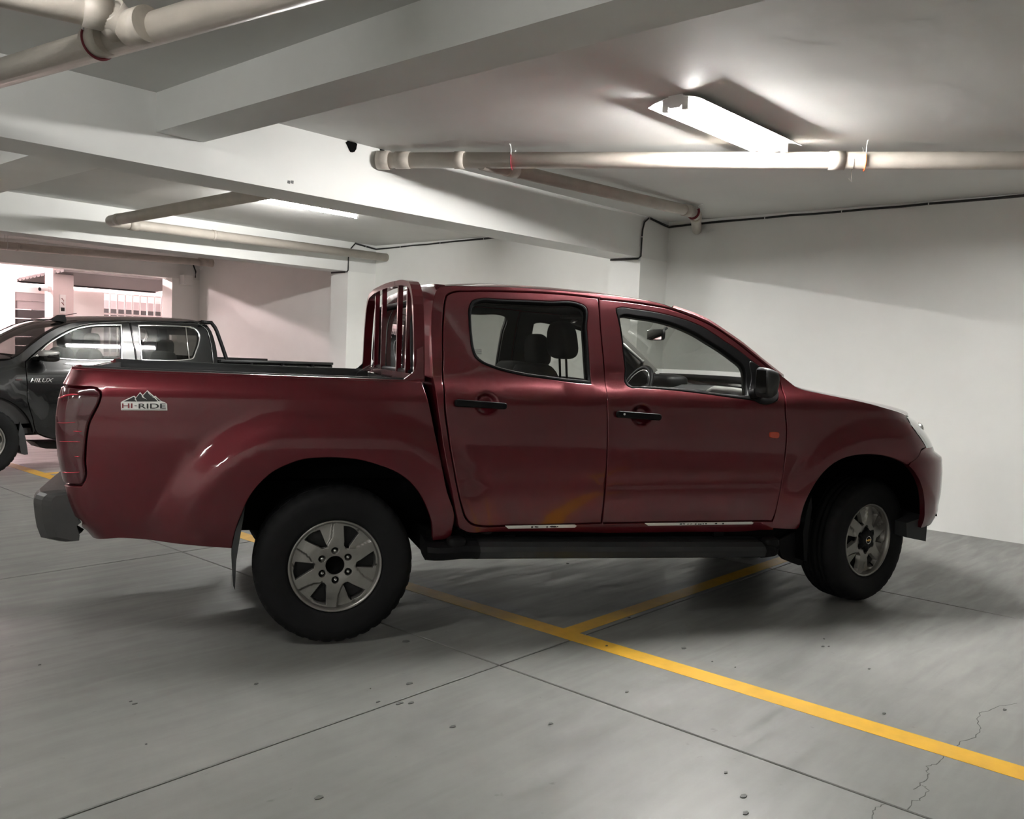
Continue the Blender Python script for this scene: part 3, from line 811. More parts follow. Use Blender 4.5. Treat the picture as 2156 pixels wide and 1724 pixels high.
opening = offset(dens(rear_door, .025), -.005), offset(dens(front_door, .025), -.005)
# one combined hole: the rear and the front door openings side by side
rd, fd = dens(rear_door, .022), dens(front_door, .022)
for cx, cy, k in ((1000, 892, K4), (2005, 965, K4)):
    DENTS.append((*T2(k[0][0]+cx/k[1], k[0][1]+cy/k[1], fbase), .066))

o, o2 = panel('cab_side', cab_p, F_side, M['paint'], truck, holes=[offset(rd, -.004), offset(fd, -.004)], depth=.06, bev=.004, mirror=YM)
def side_door(outl, hole, dent, refine):
    return panel('door', outl, F_door, M['paint'], truck, holes=[hole], depth=.035, bev=.0045, mirror=YM, refine=refine)
drs = []
for outl, hole, dn in ((offset(rd, .003), dens(rwin_o, .02), 0), (offset(fd, .003), dens(fwin_o, .02), 1)):
    dx, dz, r = DENTS[dn]
    drs.append(side_door(outl, hole, dn, [(dx, dz, .09, .09, .011)]))
for (o, o2), nm in zip(drs, ('rear_door', 'front_door')):
    o.name = nm; o2.name = nm
# dark backing so that shut lines and door edges read black, with window openings
def backing(name, hole_out, m_, inset):
    pts = dens(tr([(660, 760), (650, 300), (672, 150), (700, 134), (1150, 141), (1600, 175), (1990, 222), (2155, 258)], *K4)+tr([(560, 175), (750, 282), (960, 443), (1060, 530), (1080, 700), (1090, 830), (1080, 960), (1060, 1112), (1030, 1240), (1010, 1380, 1), (100, 1395)], *K5)+tr([(900, 1710), (840, 1660), (800, 1480), (720, 1100)], *K4), .04)
    return panel(name, pts, F_side, m_, truck, holes=hole_out, depth=.012, bev=.002, inset=inset, mirror=YM, cell=.08)
hr, hf = offset(dens(rwin_i, .03), -.004), offset(dens(fwin_i, .03), -.004)
backing('door_lining', [hr, hf], M['interior'], .045)
# far side inner pillar trim, lighter grey
fpil = [T2(*p, const=None, yf=fbase) for p in ()]
# window frames and glass
def frame(outl, inn, gl, parent, parent2, fm='blacktrim'):
    a, b = panel('window_frame', dens(outl, .02), F_side, M[fm], parent, holes=[dens(inn, .02)], depth=.03, bev=.005, inset=-.001, mirror=YM)
    b.parent = parent2
    a, b = panel('window_glass', offset(dens(inn, .03), -.006), F_side, M[gl], parent, depth=.003, bev=.001, inset=.014, mirror=YM, cell=.08)
    b.parent = parent2
frame(rwin_o, rwin_i, 'glasstint', drs[0][0], drs[0][1])
frame(fwin_o, fwin_i, 'glass', drs[1][0], drs[1][1])
# weather strip under the windows catches the light: door handles
def F_off(off): return lambda x, z: (x, base(x, z)-off, z)
def handle(par, pts, K, keyhole=False):
    c = tr(pts, *K); c = resample(c, .01)
    for q, yo in ((par[0], 0), (par[1], 1)):
        pass
    a, b = panel('door_handle', c, lambda x, z: (x, base(x, z)-.030, z), M['blacktrim'], par[0], depth=.022, bev=.005, cell=.02, mirror=YM); b.parent = par[1]
    xs = [p[0] for p in c]; x0, x1 = min(xs), max(xs); zc = sum(p[1] for p in c)/len(c)
    mb = MB()
    for x in (x0+.018, x1-.018):
        zl = [p[1] for p in c if abs(p[0]-x) < .02]; zz = (min(zl)+max(zl))/2
        mb.box((x-.014, base(x, zz)-.022, zz-.010), (x+.014, base(x, zz)+.03, zz+.010))
    mb.build('handle_mount', M['blacktrim'], par[0])
    if keyhole:
        mb = MB(); zz = c[0][1]; p = T2(700+1875/3.0786, 560+957/3.0786, fbase); mb.tube([(p[0], base(*p)-.034, p[1]), (p[0], base(*p)-.028, p[1])], .006, 10); mb.build('key_cylinder', M['chrome'], par[0])
handle(drs[0], [(790, 870), (796, 862), (806, 860, 1), (1104, 883, 1), (1116, 887), (1121, 896), (1120, 915), (1114, 922), (1104, 925, 1), (806, 908, 1), (796, 907), (790, 898)], K4)
handle(drs[1], [(1836, 947), (1840, 939), (1850, 937, 1), (2100, 955, 1), (2112, 959), (2118, 968), (2117, 987), (2110, 995), (2100, 998, 1), (1850, 980, 1), (1840, 978), (1836, 970)], K4, True)
# cab-to-bed gap filler and cab rear body
rear_edge = resample(tr([(822, 1700), (810, 1640), (780, 1480), (745, 1300), (710, 1100), (680, 900), (658, 760), (645, 640), (638, 480), (640, 300), (652, 225), (668, 165), (690, 128)], *K4), .04, closed=False)
def bow(t, d): return 4*t*(1-t)*d
rows = []
for x, z in rear_edge:
    y0 = base(x, z)+.004; rr = []
    for k in range(17):
        t = k/16; y = y0+(2*YM-2*y0)*t
        e_ = min(t, 1-t)*16; cor = .035*(1-min(1, e_/1.0))**2
        rr.append((x+.012-.05*sstep(0, .12, min(t, 1-t))-bow(t, .02), y, z))
    rows.append(rr)
def split_rows(rows, zlo, zhi, jlo, jhi):
    pass
# rear wall with a window opening: build as rows, window rows skipped in the middle
z_lo, z_hi = 1.28, 1.615
wallf = MB(); v = [p for r in rows for p in r]; k = 17; fs = []
for i in range(len(rows)-1):
    za = (rows[i][0][2]+rows[i+1][0][2])/2
    for j in range(16):
        if z_lo < za < z_hi and 2 <= j < 14: continue
        fs.append((i*k+j, i*k+j+1, (i+1)*k+j+1, (i+1)*k+j))
wallf.add(v, fs, True); wallf.build('cab_rear_panel', M['paint'], truck)
ri = [i for i in range(len(rows)) if z_lo-.03 < rows[i][0][2] < z_hi+.03]
mb = MB(); mb.grid([[(p[0]+.008, p[1], p[2]) for p in rows[i][2:15]] for i in ri]); rw = mb.build('rear_window', M['glassdark'], truck)
mb = MB()
loop = [rows[i][2] for i in ri]+[rows[ri[-1]][j] for j in range(3, 14)]+[rows[i][14] for i in ri[::-1]]+[rows[ri[0]][j] for j in range(13, 2, -1)]
mb.tube([(p[0]-.004, p[1], p[2]) for p in loop+loop[:2]], .014, 8); mb.build('window_seal', M['blacktrim'], rw)
# roof: loft from the near gutter line over to the far one
top = [(p[0], p[1]) for p in toplist]; top = resample([(p[0], p[1]) for p in top[3:]], .06, closed=False)
ix = max(i for i, p in enumerate(top) if p[0] < 1.83)
def cross(x, z, crown, n=16, fx=0.):
    y0 = base(x, z); r = []
    for k in range(n+1):
        t = k/n; r.append((x+fx*bow(t, 1), y0+(2*YM-2*y0)*t, z+crown*(1-(2*t-1)**2)**.62 if crown else z))
    return r
mb = MB(); rr = [cross(x, z, .040*(.35+.65*sstep(.40, .8, x))*(1-.72*sstep(1.2, 1.83, x)), fx=-.02) for x, z in top[:ix+1]]
mb.grid(rr, flip=True); mb.build('roof', M['paint'], truck)
mb = MB(); mb.grid([[(p[0], p[1]+(.06 if j < 8 else -.06), p[2]-.045) for j, p in enumerate(r)] for r in rr], flip=False); mb.build('headliner', M['headliner'], truck)
# windscreen
ws = top[ix:]
mb = MB(); rr = [cross(x, z, .02, fx=.10) for x, z in ws]
def cut(r, a=1): return r[a:-a]
wsr = []
for r, (x, z) in zip(rr, ws):
    y0 = base(x, z)+.055; tt = (x-ws[0][0])/(ws[-1][0]-ws[0][0]); wsr.append([(x+(.015+.12*tt)*bow(k/14, 1)+.012, y0+(2*YM-2*y0)*k/14, z+(.010-.004*tt)*bow(k/14, 1)+.002) for k in range(15)])
mb.grid(wsr, flip=True); wsob = mb.build('windscreen', M['glasstint'], truck)
for s in (0, 1):
    mb = MB(); rws = []
    for (x, z), r in zip(ws, wsr):
        a = Vector((x, base(x, z), z)); b = Vector(r[0]) if s == 0 else None
        b = Vector(r[0]); qq = 0; q = [(a.x, a.y, a.z), (a.x*.5+b.x*.5+.012, a.y*.5+b.y*.5, a.z*.5+b.z*.5+.012), (b.x, b.y, b.z), (b.x-.05, b.y+.015, b.z-.045), (a.x-.06, a.y+.03, a.z-.05)]
        rws.append([(p[0], 2*YM-p[1], p[2]) if s else p for p in q])
    mb.grid([r_[:3] for r_ in rws], flip=not s); mb.build('windscreen_pillar', M['paint'], truck)
    mb = MB(); mb.grid([[(p[0]-dx_, p[1]+(-dy_ if s else dy_), p[2]-dz_) for p, dx_, dy_, dz_ in ((q[2], -.008, .022, .010), (q[3], .016, .012, .016), (q[4], .022, .020, .016), (q[0], .05, .035, .022))] for q in rws], flip=bool(s)); mb.build('pillar_trim', M['greytrim'], truck)
mb = MB(); c = wsr[-1]; mb.sweep([(p[0]-.01, p[1], p[2]-.05) for p in c[1:-1]], [(-.06, -.02), (.06, -.02), (.06, .02), (-.06, .02)]); mb.build('cowl', M['blacktrim'], truck)
mb = MB(); c = wsr[0]; mb.tube([(p[0], p[1], p[2]-.006) for p in c], .005, 6); mb.build('windscreen_seal', M['blacktrim'], truck)

# ---- front wing
fender = tr([(405, 240, 1), (470, 292), (540, 343), (590, 361), (700, 385), (900, 425), (1200, 490), (1400, 545), (1500, 575), (1592, 618, 1), (1592, 648), (1615, 690), (1680, 780), (1730, 850), (1768, 916, 1), (1722, 940), (1715, 965), (1680, 1020), (1592, 1080, 1),
             (1500, 1035), (1400, 1002), (1300, 986), (1200, 982), (1100, 990), (980, 1020), (880, 1075), (800, 1145), (720, 1248), (650, 1370), (602, 1480), (575, 1590), (556, 1680), (535, 1700, 1), (420, 1697), (306, 1690, 1), (303, 1640), (320, 1580), (352, 1450), (389, 1280), (414, 1100), (434, 950), (445, 800), (447, 640), (435, 500), (415, 380), (392, 285)], *K8, yf=ffront)
fw = dens(fender, .02)
panel('front_wing', fw, F_front, M['paint'], truck, depth=.03, bev=.004, mirror=YM)
# bonnet
hood_edge = resample(tr([(405, 240), (470, 292), (540, 343), (590, 361), (700, 385), (900, 425), (1200, 490), (1400, 545), (1500, 575), (1592, 618)], *K8, yf=ffront), .05, closed=False)
he = hood_edge[2:]
mb = MB(); rr = []
n_h = len(he)
for i, (x, z) in enumerate(he):
    t0 = i/(n_h-1); y0 = ffront(x, z)+.001; fx = .10+.26*sstep(.3, 1, t0); r = []
    for k in range(21):
        t = k/20; s_ = 1-abs(2*t-1)
        r.append((x+fx*(1-(1-s_)**2.2), y0+(2*YM-2*y0)*t, z+.002+.030*(1-(1-s_)**3)*(1-.35*t0)))
    rr.append(r)
mb.grid(rr, flip=True); mb.build('bonnet', M['paint'], truck)
# fascia rows between wing edge and centre line
def nrow(z, x0, n, x1=None, push=0.):
    """points along the nose curve at height z from x0 to the centre line and mirrored"""
    S = smooth_tab(NOSE, z); L = .63; xs = S-.43; xe = xs+L*.9995; pts = []
    a0 = max(0, (x0-xs)/L); 
    for k in range(n+1):
        s = k/n
        if x0 < xs and s < .25: x = x0+(xs-x0)*s/.25; pts.append((x, base(x, z)-push, z)); continue
        s2 = (s-.25)/.75 if x0 < xs else s
        th0 = asin(min(.9995, a0)**1.25)
        ph = th0+(pi/2-th0)*s2; t = sin(ph)**.8
        y = .90*(1-(max(0, 1-t**2.5))**.4); x = xs+L*t
        pts.append((x+push*.6, base(min(x, S), z)*(1-sstep(.0, .9, y))+y, z))
    pts[-1] = (pts[-1][0], YM, z)
    return pts
def mirror_row(p): return p+[(q[0], 2*YM-q[1], q[2]) for q in p[-2::-1]]
gap_t = sorted([(p[1], p[0]) for p in tr([(1592, 1080), (1650, 1140), (1700, 1220), (1735, 1320), (1750, 1430), (1752, 1550), (1742, 1620), (1716, 1682)], *K8, yf=ffront)])
gap_u = sorted([(p[1], p[0]) for p in tr([(1592, 1080), (1680, 1020), (1715, 965), (1722, 940), (1768, 916)], *K8, yf=ffront)])
rows = []
zt = gap_t[0][0]; ztop = gap_u[-1][0]
for i in range(30):
    z = zt+(ztop-zt)*i/29
    xs = lerp_tab(gap_t, z) if z < gap_t[-1][0] else lerp_tab(gap_u, z)
    rows.append(mirror_row(nrow(z, xs+.003, 22)))
mb = MB(); mb.grid(rows, flip=True); bmp = mb.build('front_bumper', M['paint'], truck)
inn = [[(p[0], p[1]+(.03 if j < 22 else -.03), p[2]) for j, p in enumerate(r)] for r in rows]
mb = MB()
mb.grid([[r[0] for r in rows], [(r[0][0]-.004, r[0][1]+.035, r[0][2]) for r in rows]], flip=True); mb.build('bumper_lip', M['paint'], bmp); mb = MB(); mb.grid([[r[-1] for r in rows], [(r[-1][0]-.004, r[-1][1]-.035, r[-1][2]) for r in rows]]); mb.build('bumper_lip', M['paint'], bmp)
# headlights and grille between bumper and bonnet
hl_e = sorted([(p[1], p[0]) for p in tr([(1592, 640), (1615, 690), (1680, 780), (1730, 850), (1768, 916)], *K8, yf=ffront)])
rows = []; gr = []
for i in range(15):
    z = hl_e[0][0]-.004+(hl_e[-1][0]-hl_e[0][0]+.012)*i/14
    r = nrow(z, lerp_tab(hl_e, z)+.004, 26); rows.append(r[:17]); gr.append(r[16:])
for s in (0, 1):
    mb = MB(); mb.grid([[(p[0], 2*YM-p[1], p[2]) if s else p for p in r] for r in rows], flip=not s); hl = mb.build('headlight', M['headlight'], truck)
    mb = MB(); q = rows[7][8]; q = (q[0]-.055, 2*YM-q[1] if s else q[1], q[2]); mb.rbox((q[0], q[1], q[2]), (.012, .05, .05), .8, 4); mb.build('lamp_bowl', M['chrome'], hl)
mb = MB(); mb.grid([mirror_row([(p[0]-.03, p[1], p[2]) for p in r]) for r in gr], flip=True); gl = mb.build('grille', M['blackplastic'], truck)
for i in (3, 7, 11):
    mb = MB(); mb.sweep(mirror_row([(p[0]-.012, p[1], p[2]) for p in gr[i]]), [(-.012, -.012), (.012, -.012), (.012, .012), (-.012, .012)]); mb.build('grille_bar', M['silverpl'], gl)
mb = MB(); mb.box((3.2, .5, .33), (3.72, 2*YM-.5, .42)); mb.build('skid_panel', M['blackplastic'], truck)
# flap in front of the front wheel
q = [T2(*p, const=.12) for p in ((1903, 1100), (1948, 1085), (1944, 1138), (1904, 1130))]
mb = MB(); mb.prism(q, .10, .34); mb.build('air_deflector', M['blackplastic'], truck); mb = MB(); mb.prism(q, 2*YM-.34, 2*YM-.10); mb.build('air_deflector', M['blackplastic'], truck)

# ---- load bed side
bed = tr([(430, 634, 1), (700, 649), (1200, 668), (1600, 684), (2156, 702), (2392, 710, 1)], *K1, yf=ftail)
bed += tr([(640, 960), (690, 1200), (740, 1450), (790, 1640)], *K4, yf=ftail)
bed += tr([(1985, 770, 1), (1975, 820), (1950, 838), (1836, 858, 1), (1830, 740), (1795, 620), (1742, 510), (1662, 410), (1562, 338), (1440, 288), (1300, 248), (1150, 230), (1000, 228), (860, 241), (740, 280), (620, 341), (520, 431), (440, 541), (396, 640), (350, 760), (328, 850), (316, 915, 1)], *K6, yf=ftail)
bed += tr([(1150, 1645), (1000, 1630), (700, 1598), (480, 1560), (432, 1545)], *K1, yf=ftail)
bed = [((U(p[0], p[1]), p[1], 1) if len(p) > 2 else (U(p[0], p[1]), p[1])) for p in bed]
def uend(z, ext=.08): S = smooth_tab(TAILX, z); return S+RT-RT*pi/2-ext
tl = tr([(540, 742), (565, 765), (562, 815), (535, 875), (503, 940), (485, 1040), (478, 1150), (475, 1270), (462, 1290, 1)], *K1, yf=ftail)
tl = [((U(p[0], p[1]), p[1], 1) if len(p) > 2 else (U(p[0], p[1]), p[1])) for p in tl]
zl_top = T2(325/2.694, 540+731/2.694, ftail)[1]; zl_bot = T2(335/2.694, 540+1292/2.694, ftail)[1]
tail_out = [(uend(zl_bot), zl_bot, 1)]+tl[::-1]+[(tr([(480, 735)], *K1, yf=ftail)[0][0], zl_top-.004), (tr([(400, 731)], *K1, yf=ftail)[0][0], zl_top), (uend(zl_top), zl_top, 1)]
bed_out = bed+[(uend(.60), .60, 1), (uend(.70), .70), (uend(zl_bot-.004), zl_bot-.004, 1)]
body = bed+[(U(-1.08, .585), .585), (uend(.62), .63, 1), (uend(zl_bot-.006), zl_bot-.006, 1)]+[p if i not in (0,) else (p[0], p[1]-.004, 1) for i, p in enumerate([(tl[-1][0], tl[-1][1]-.006, 1)]+[(p[0]+.006, p[1]) for p in tl[::-1][1:]])]+[(tail_out[-3][0], zl_top+.004), (tail_out[-2][0], zl_top+.006), (uend(zl_top), zl_top+.006, 1), (uend(1.24), 1.235, 1), (U(-1.10, 1.255), 1.262)]
panel('bed_side', dens(body, .02), F_tail, M['paint'], truck, depth=.03, bev=.004, mirror=YM, cell=.045)
tlo = dens(tail_out, .02)
(ta, tb) = panel('tail_light', tlo, lambda u, z: tuple(Vector(F_tail(u, z))+Vector((0, -.006, 0))), M['tail'], truck, depth=.02, bev=.008, mirror=YM, cell=.03)
def on_tail(pts, par, nm, mm, w, off=.009):
    P = [T2(50+x/7.183, 740+y/7.183, ftail) for x, y in pts]; P = resample(P, .01, closed=False)
    L = []
    for x, z in P:
        q = Vector(F_tail(U(x, z), z)); L.append((q.x, q.y-off, q.z))
    mb = MB(); mb.tube(L, w, 6, True, [.25+.75*sin(pi*(i+.5)/len(L)) for i in range(len(L))]); return mb.build(nm, M[mm], par)
for pts in ([(505, 1075), (650, 1078), (785, 1064)], [(755, 1203), (880, 1206)], [(545, 1356), (700, 1360), (858, 1365)], [(775, 1586), (850, 1587)], [(575, 1820), (850, 1820)]):
    on_tail(pts, ta, 'lens_rib', 'tailred', .0022, .006)
on_tail([(500, 725), (600, 680), (720, 648), (830, 648)], ta, 'lens_rib', 'tailred', .005, .004)
# tailgate
mb = MB(); zz = [.62+.628*i/14 for i in range(15)]
mb.grid([[(smooth_tab(TAILX, z)+.004-.0*z, RT+.19+base(-1, z)+(2*YM-2*(RT+.19+base(-1, z)))*k/8, z) for k in range(9)] for z in zz])
yl, yr_ = RT+.19+.08, 2*YM-RT-.19-.08
mb.add([(smooth_tab(TAILX, 1.248)+.004, RT+.19+base(-1, 1.248), 1.248), (-1.085, .20, 1.250), (-1.085, 2*YM-.20, 1.250), (smooth_tab(TAILX, 1.248)+.004, 2*YM-(RT+.19+base(-1, 1.248)), 1.248)], [(0, 1, 2, 3)])
mb.build('tailgate', M['paint'], truck)
# bed rails, liner
rail = resample([T2(p[0]/2.694, 540+p[1]/2.694, ftail) for p in ((430, 632), (700, 648), (1200, 667), (1600, 683), (2156, 701), (2385, 709))], .08, closed=False)
for s in (0, 1):
    mb = MB(); R_ = []
    for x, z in [(rail[0][0]-.012, rail[0][1]+.002)]+rail:
        y = baseb(max(x, -1.1), z)
        q = [(x, y+.0, z-.006), (x, y+.004, z+.002), (x, y+.02, z+.006), (x, y+.055, z+.005), (x, y+.062, z-.004)]
        R_.append([(p[0], 2*YM-p[1], p[2]) if s else p for p in q])
    mb.grid(R_, flip=bool(s)); mb.build('bed_rail', M['paint'], truck)
    mb = MB(); R_ = []
    for x, z in rail:
        y = baseb(x, z)+.05; q = [(x, y, z+.004), (x, y+.004, z+.012), (x, y+.035, z+.012), (x, y+.04, z-.03), (x, y+.05, z-.10), (x, y+.05, .93)]
        R_.append([(p[0], 2*YM-p[1], p[2]) if s else p for p in q])
    mb.grid(R_, flip=bool(s)); mb.build('bed_liner_side', M['blackplastic'], truck)
mb = MB(); mb.box((-1.09, .14, .91), (.40, 2*YM-.14, .94)); mb.box((.385, .10, .91), (.41, 2*YM-.10, 1.225)); mb.box((-1.12, .14, .91), (-1.085, 2*YM-.14, 1.246)); mb.build('bed_liner_floor', M['blackplastic'], truck)
# ridges and tie hooks inside the far bed wall
for x in (-.75, -.2, .2):
    mb = MB(); mb.tube([(x, 2*YM-.135, 1.13), (x, 2*YM-.16, 1.11)], .016, 8); mb.build('tie_hook', M['blacktrim'], truck)

# ---- dark under-body
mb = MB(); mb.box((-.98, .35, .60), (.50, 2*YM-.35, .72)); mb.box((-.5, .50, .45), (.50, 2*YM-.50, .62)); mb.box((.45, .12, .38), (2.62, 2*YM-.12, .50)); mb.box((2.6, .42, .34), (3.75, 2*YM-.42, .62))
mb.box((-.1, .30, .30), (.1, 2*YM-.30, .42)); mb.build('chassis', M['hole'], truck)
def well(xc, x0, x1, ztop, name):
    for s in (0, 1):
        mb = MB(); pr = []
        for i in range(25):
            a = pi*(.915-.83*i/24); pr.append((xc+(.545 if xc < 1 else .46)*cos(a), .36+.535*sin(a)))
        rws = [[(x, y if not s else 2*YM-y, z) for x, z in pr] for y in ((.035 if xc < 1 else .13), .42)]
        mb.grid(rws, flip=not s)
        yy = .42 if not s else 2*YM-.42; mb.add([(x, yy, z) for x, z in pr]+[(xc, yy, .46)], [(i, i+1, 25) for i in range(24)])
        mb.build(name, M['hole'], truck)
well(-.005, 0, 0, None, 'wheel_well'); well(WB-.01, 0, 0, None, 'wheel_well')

# ---- rear bumper, tow hook
mb = MB()
_b = [T2(x/2.694, 540+y/2.694, None, .14) for x, y in ((190, 1400), (195, 1370), (207, 1350), (228, 1334), (290, 1326), (330, 1322))]
bp = _b[:1]+_b[1:]+[(-1.06, _b[-1][1]), (-1.05, .62), (-1.09, .60)]+[T2(x/2.694, 540+y/2.694, None, .14) for x, y in ((385, 1500), (356, 1522), (375, 1580), (371, 1612), (335, 1614), (232, 1592), (208, 1530), (196, 1460))]
bp_old = [(-1.262, .680), (-1.252, .712), (-1.225, .728), (-1.15, .735), (-1.06, .735), (-1.05, .62), (-1.09, .60), (-1.125, .585), (-1.10, .535), (-1.135, .500), (-1.20, .505), (-1.235, .53), (-1.255, .60)]
rows = []
for y, k, sh in ((.085, .55, .06), (.10, .8, .03), (.14, 1, .0), (.22, 1, -.015), (.6, 1, -.02), (YM, 1, -.02), (2*YM-.6, 1, -.02), (2*YM-.22, 1, -.015), (2*YM-.14, 1, .0), (2*YM-.10, .8, .03), (2*YM-.085, .55, .06)):
    cx, cz = -1.14, .62
    rows.append([(cx+(x-cx)*(.75+.25*k)+sh*(1 if x < cx else 0), y, cz+(z-cz)*(.8+.2*k)) for x, z in bp])
mb.grid(rows, close=True, smooth=False); mb.f.append(tuple(range(len(bp)))[::-1]); mb.sm.append(False); k = len(bp)*(len(rows)-1); mb.f.append(tuple(k+i for i in range(len(bp)))); mb.sm.append(False)
rb = mb.build('rear_bumper', M['bumpergrey'], truck)
mb = MB(); mb.box((-1.268, .13, .648), (-1.14, 2*YM-.13, .654)); mb.build('bumper_groove', M['hole'], rb)
mb = MB(); mb.box((-1.10, .12, .60), (-.95, .26, .70)); mb.box((-1.10, 2*YM-.26, .60), (-.95, 2*YM-.12, .70)); mb.build('bumper_bracket', M['blacktrim'], rb)
q = [T2(x/2.694, 540+y/2.694, None, .35) for x, y in ((410, 1520), (470, 1556), (405, 1607), (412, 1570))]
mb = MB(); mb.prism(q, .33, .39); mb.build('tow_hook', M['blacktrim'], truck)

# ---- mud flaps
q = [T2(x/3.5917+400, y/3.5917+900, None, .03) for x, y in ((422, 546), (400, 700), (372, 860), (350, 1000), (340, 1222), (326, 1190), (316, 1050), (318, 900), (345, 770), (395, 640))]
for s in (0, 1):
    mb = MB(); a, b = (.015, .27) if not s else (2*YM-.27, 2*YM-.015)
    mb.prism(q, a, b, True); mb.build('mud_flap', M['blackplastic'], truck)
q = [T2(1560+x/11.98, 1080+y/11.98, None, .10) for x, y in ((900, 700), (950, 960), (990, 1080), (1080, 1170), (1250, 1240), (1400, 1298), (1470, 1300), (1515, 1250), (1540, 1100), (1552, 900), (1600, 400), (1560, 380), (1250, 500))]
for s in (0, 1):
    mb = MB(); a, b = (.085, .12) if not s else (2*YM-.12, 2*YM-.085)
    mb.prism(q, a, b, True); mb.build('mud_flap', M['blacktrim'], truck)
q = [T2(x/2.694+1250, y/2.694+600, None, .03) for x, y in ((1222, 1195), (1226, 1260), (1205, 1400), (1196, 1560), (1180, 1560), (1175, 1400), (1196, 1280))]
mb = MB(); mb.prism(q, .01, .2, True); mb.build('wheel_arch_flap', M['blacktrim'], truck)

# ---- side step
def ST(px, py, y=-.02): return T2(px, py, None, y)
s0, s1 = ST(905, 1150), ST(1660, 1145)
sec = [(.0, .0), (.012, .022), (.05, .040), (.12, .050), (.165, .050), (.165, -.015), (.12, -.035), (.05, -.045), (.012, -.032)]
for s in (0, 1):
    R_ = []
    x0 = ST(985, 1160)[0]; x1 = ST(1622, 1150)[0]
    za, zb = ST(985, 1158)[1]-.008, ST(1622, 1148)[1]-.030
    mb = MB()
    for i in range(9):
        t = i/8; x = x0+(x1-x0)*t; z = za+(zb-za)*t
        R_.append([(x, (-.030+a) if not s else 2*YM+.030-a, z+b) for a, b in sec])
    mb.grid(R_, close=True, flip=bool(s), smooth=False); sb = mb.build('side_step', M['blackplastic'], truck)
    for j in range(4):
        mb = MB(); b = .048; a = -.030+.05+.022*j
        mb.add([(x0+.02, a if not s else 2*YM-a, za+b+.0025), (x1-.02, a if not s else 2*YM-a, zb+b+.0025), (x1-.02, (a+.008) if not s else 2*YM-a-.008, zb+b+.0025), (x0+.02, (a+.008) if not s else 2*YM-a-.008, za+b+.0025)], [(0, 1, 2, 3) if not s else (3, 2, 1, 0)]); mb.build('tread_strip', M['blacktrim'], sb)
    # end caps
    for xe, xo, ze, wv in ((x0+.06, ST(902, 1160)[0], za, .004), (x1-.03, ST(1650, 1150)[0], zb, -.01)):
        mb = MB(); R_ = []
        for i in range(7):
            t = i/6; x = xe+(xo-xe)*t; k = 1.06 if xo < xe else 1.04-.25*t**3
            R_.append([(x, (-.030+.03*t**3+(a-.08)*k+.08) if not s else 2*YM+.030-.03*t**3-((a-.08)*k+.08), ze+b*k+(.004*sin(t*6) if xo < xe else 0)) for a, b in sec])
        mb.grid(R_, close=True, flip=bool(s) ^ (xo < xe), smooth=False); n = len(sec); k0 = n*6; mb.f.append(tuple(k0+i for i in range(n))); mb.sm.append(False); mb.build('step_end_cap', M['blacktrim'], sb)
        mb = MB(); xm = (xe+xo)/2; ya = -.012 if not s else 2*YM+.012
        mb.rbox((xm+(.02 if xo < xe else 0), (-.005 if not s else 2*YM+.005)+.03*(1-2*s), ze+.035), (.05, .045, .035), .7, 5); mb.build('step_bracket', M['blacktrim'], sb)
    for x in (x0+.25, x1-.25):
        mb = MB(); mb.box((x-.03, .1 if not s else 2*YM-.4, za-.0), (x+.03, .4 if not s else 2*YM-.1, za+.05)); mb.build('step_bracket', M['blacktrim'], sb)
# sill cladding below doors is the cab side; white strips with worn print
for nm, pts in (('a', [(1063, 1107), (1210, 1104.5), (1214, 1107), (1210, 1110.5), (1070, 1113)]), ('b', [(1357, 1101.5), (1583, 1098.5), (1586, 1100.5), (1583, 1103.5), (1364, 1106.5)])):
    c = [(*T2(x, y, fbase), 1) for x, y in pts]
    st = panel('sill_strip', resample(c, .03), lambda x, z: (x, base(x, z)-.004, z), M['white'], truck, depth=.004, bev=.001, cell=.05)
    x0, x1 = min(p[0] for p in c), max(p[0] for p in c); zc = sum(p[1] for p in c)/len(c)
    mb = MB()
    for k in range(16):
        x = x0+(x1-x0)*(.28+.5*random.random()); z = T2(pts[0][0]+(pts[1][0]-pts[0][0])*(x-x0)/(x1-x0), (pts[0][1]+pts[-1][1])/2+(pts[1][1]-pts[0][1])*(x-x0)/(x1-x0), fbase)[1]; w = random.uniform(.003, .012)
        mb.box((x, base(x, z)-.0056, z-.0015-.003*random.random()), (x+w, base(x, z)-.0045, z+.001+.004*random.random()))
    mb.build('worn_print', M['blackprint'], st)
# side marker
c = [T2(1560+x/4.536, 740+y/4.536, fbase) for x, y in ((270, 785), (274, 772), (290, 767), (320, 767), (345, 769), (358, 774), (363, 788), (362, 805), (358, 820), (345, 828), (315, 827), (288, 824), (274, 815), (270, 802))]
panel('side_marker', resample(c, .008), lambda x, z: (x, base(x, z)-.009, z), M['marker'], truck, depth=.010, bev=.004, cell=.02)
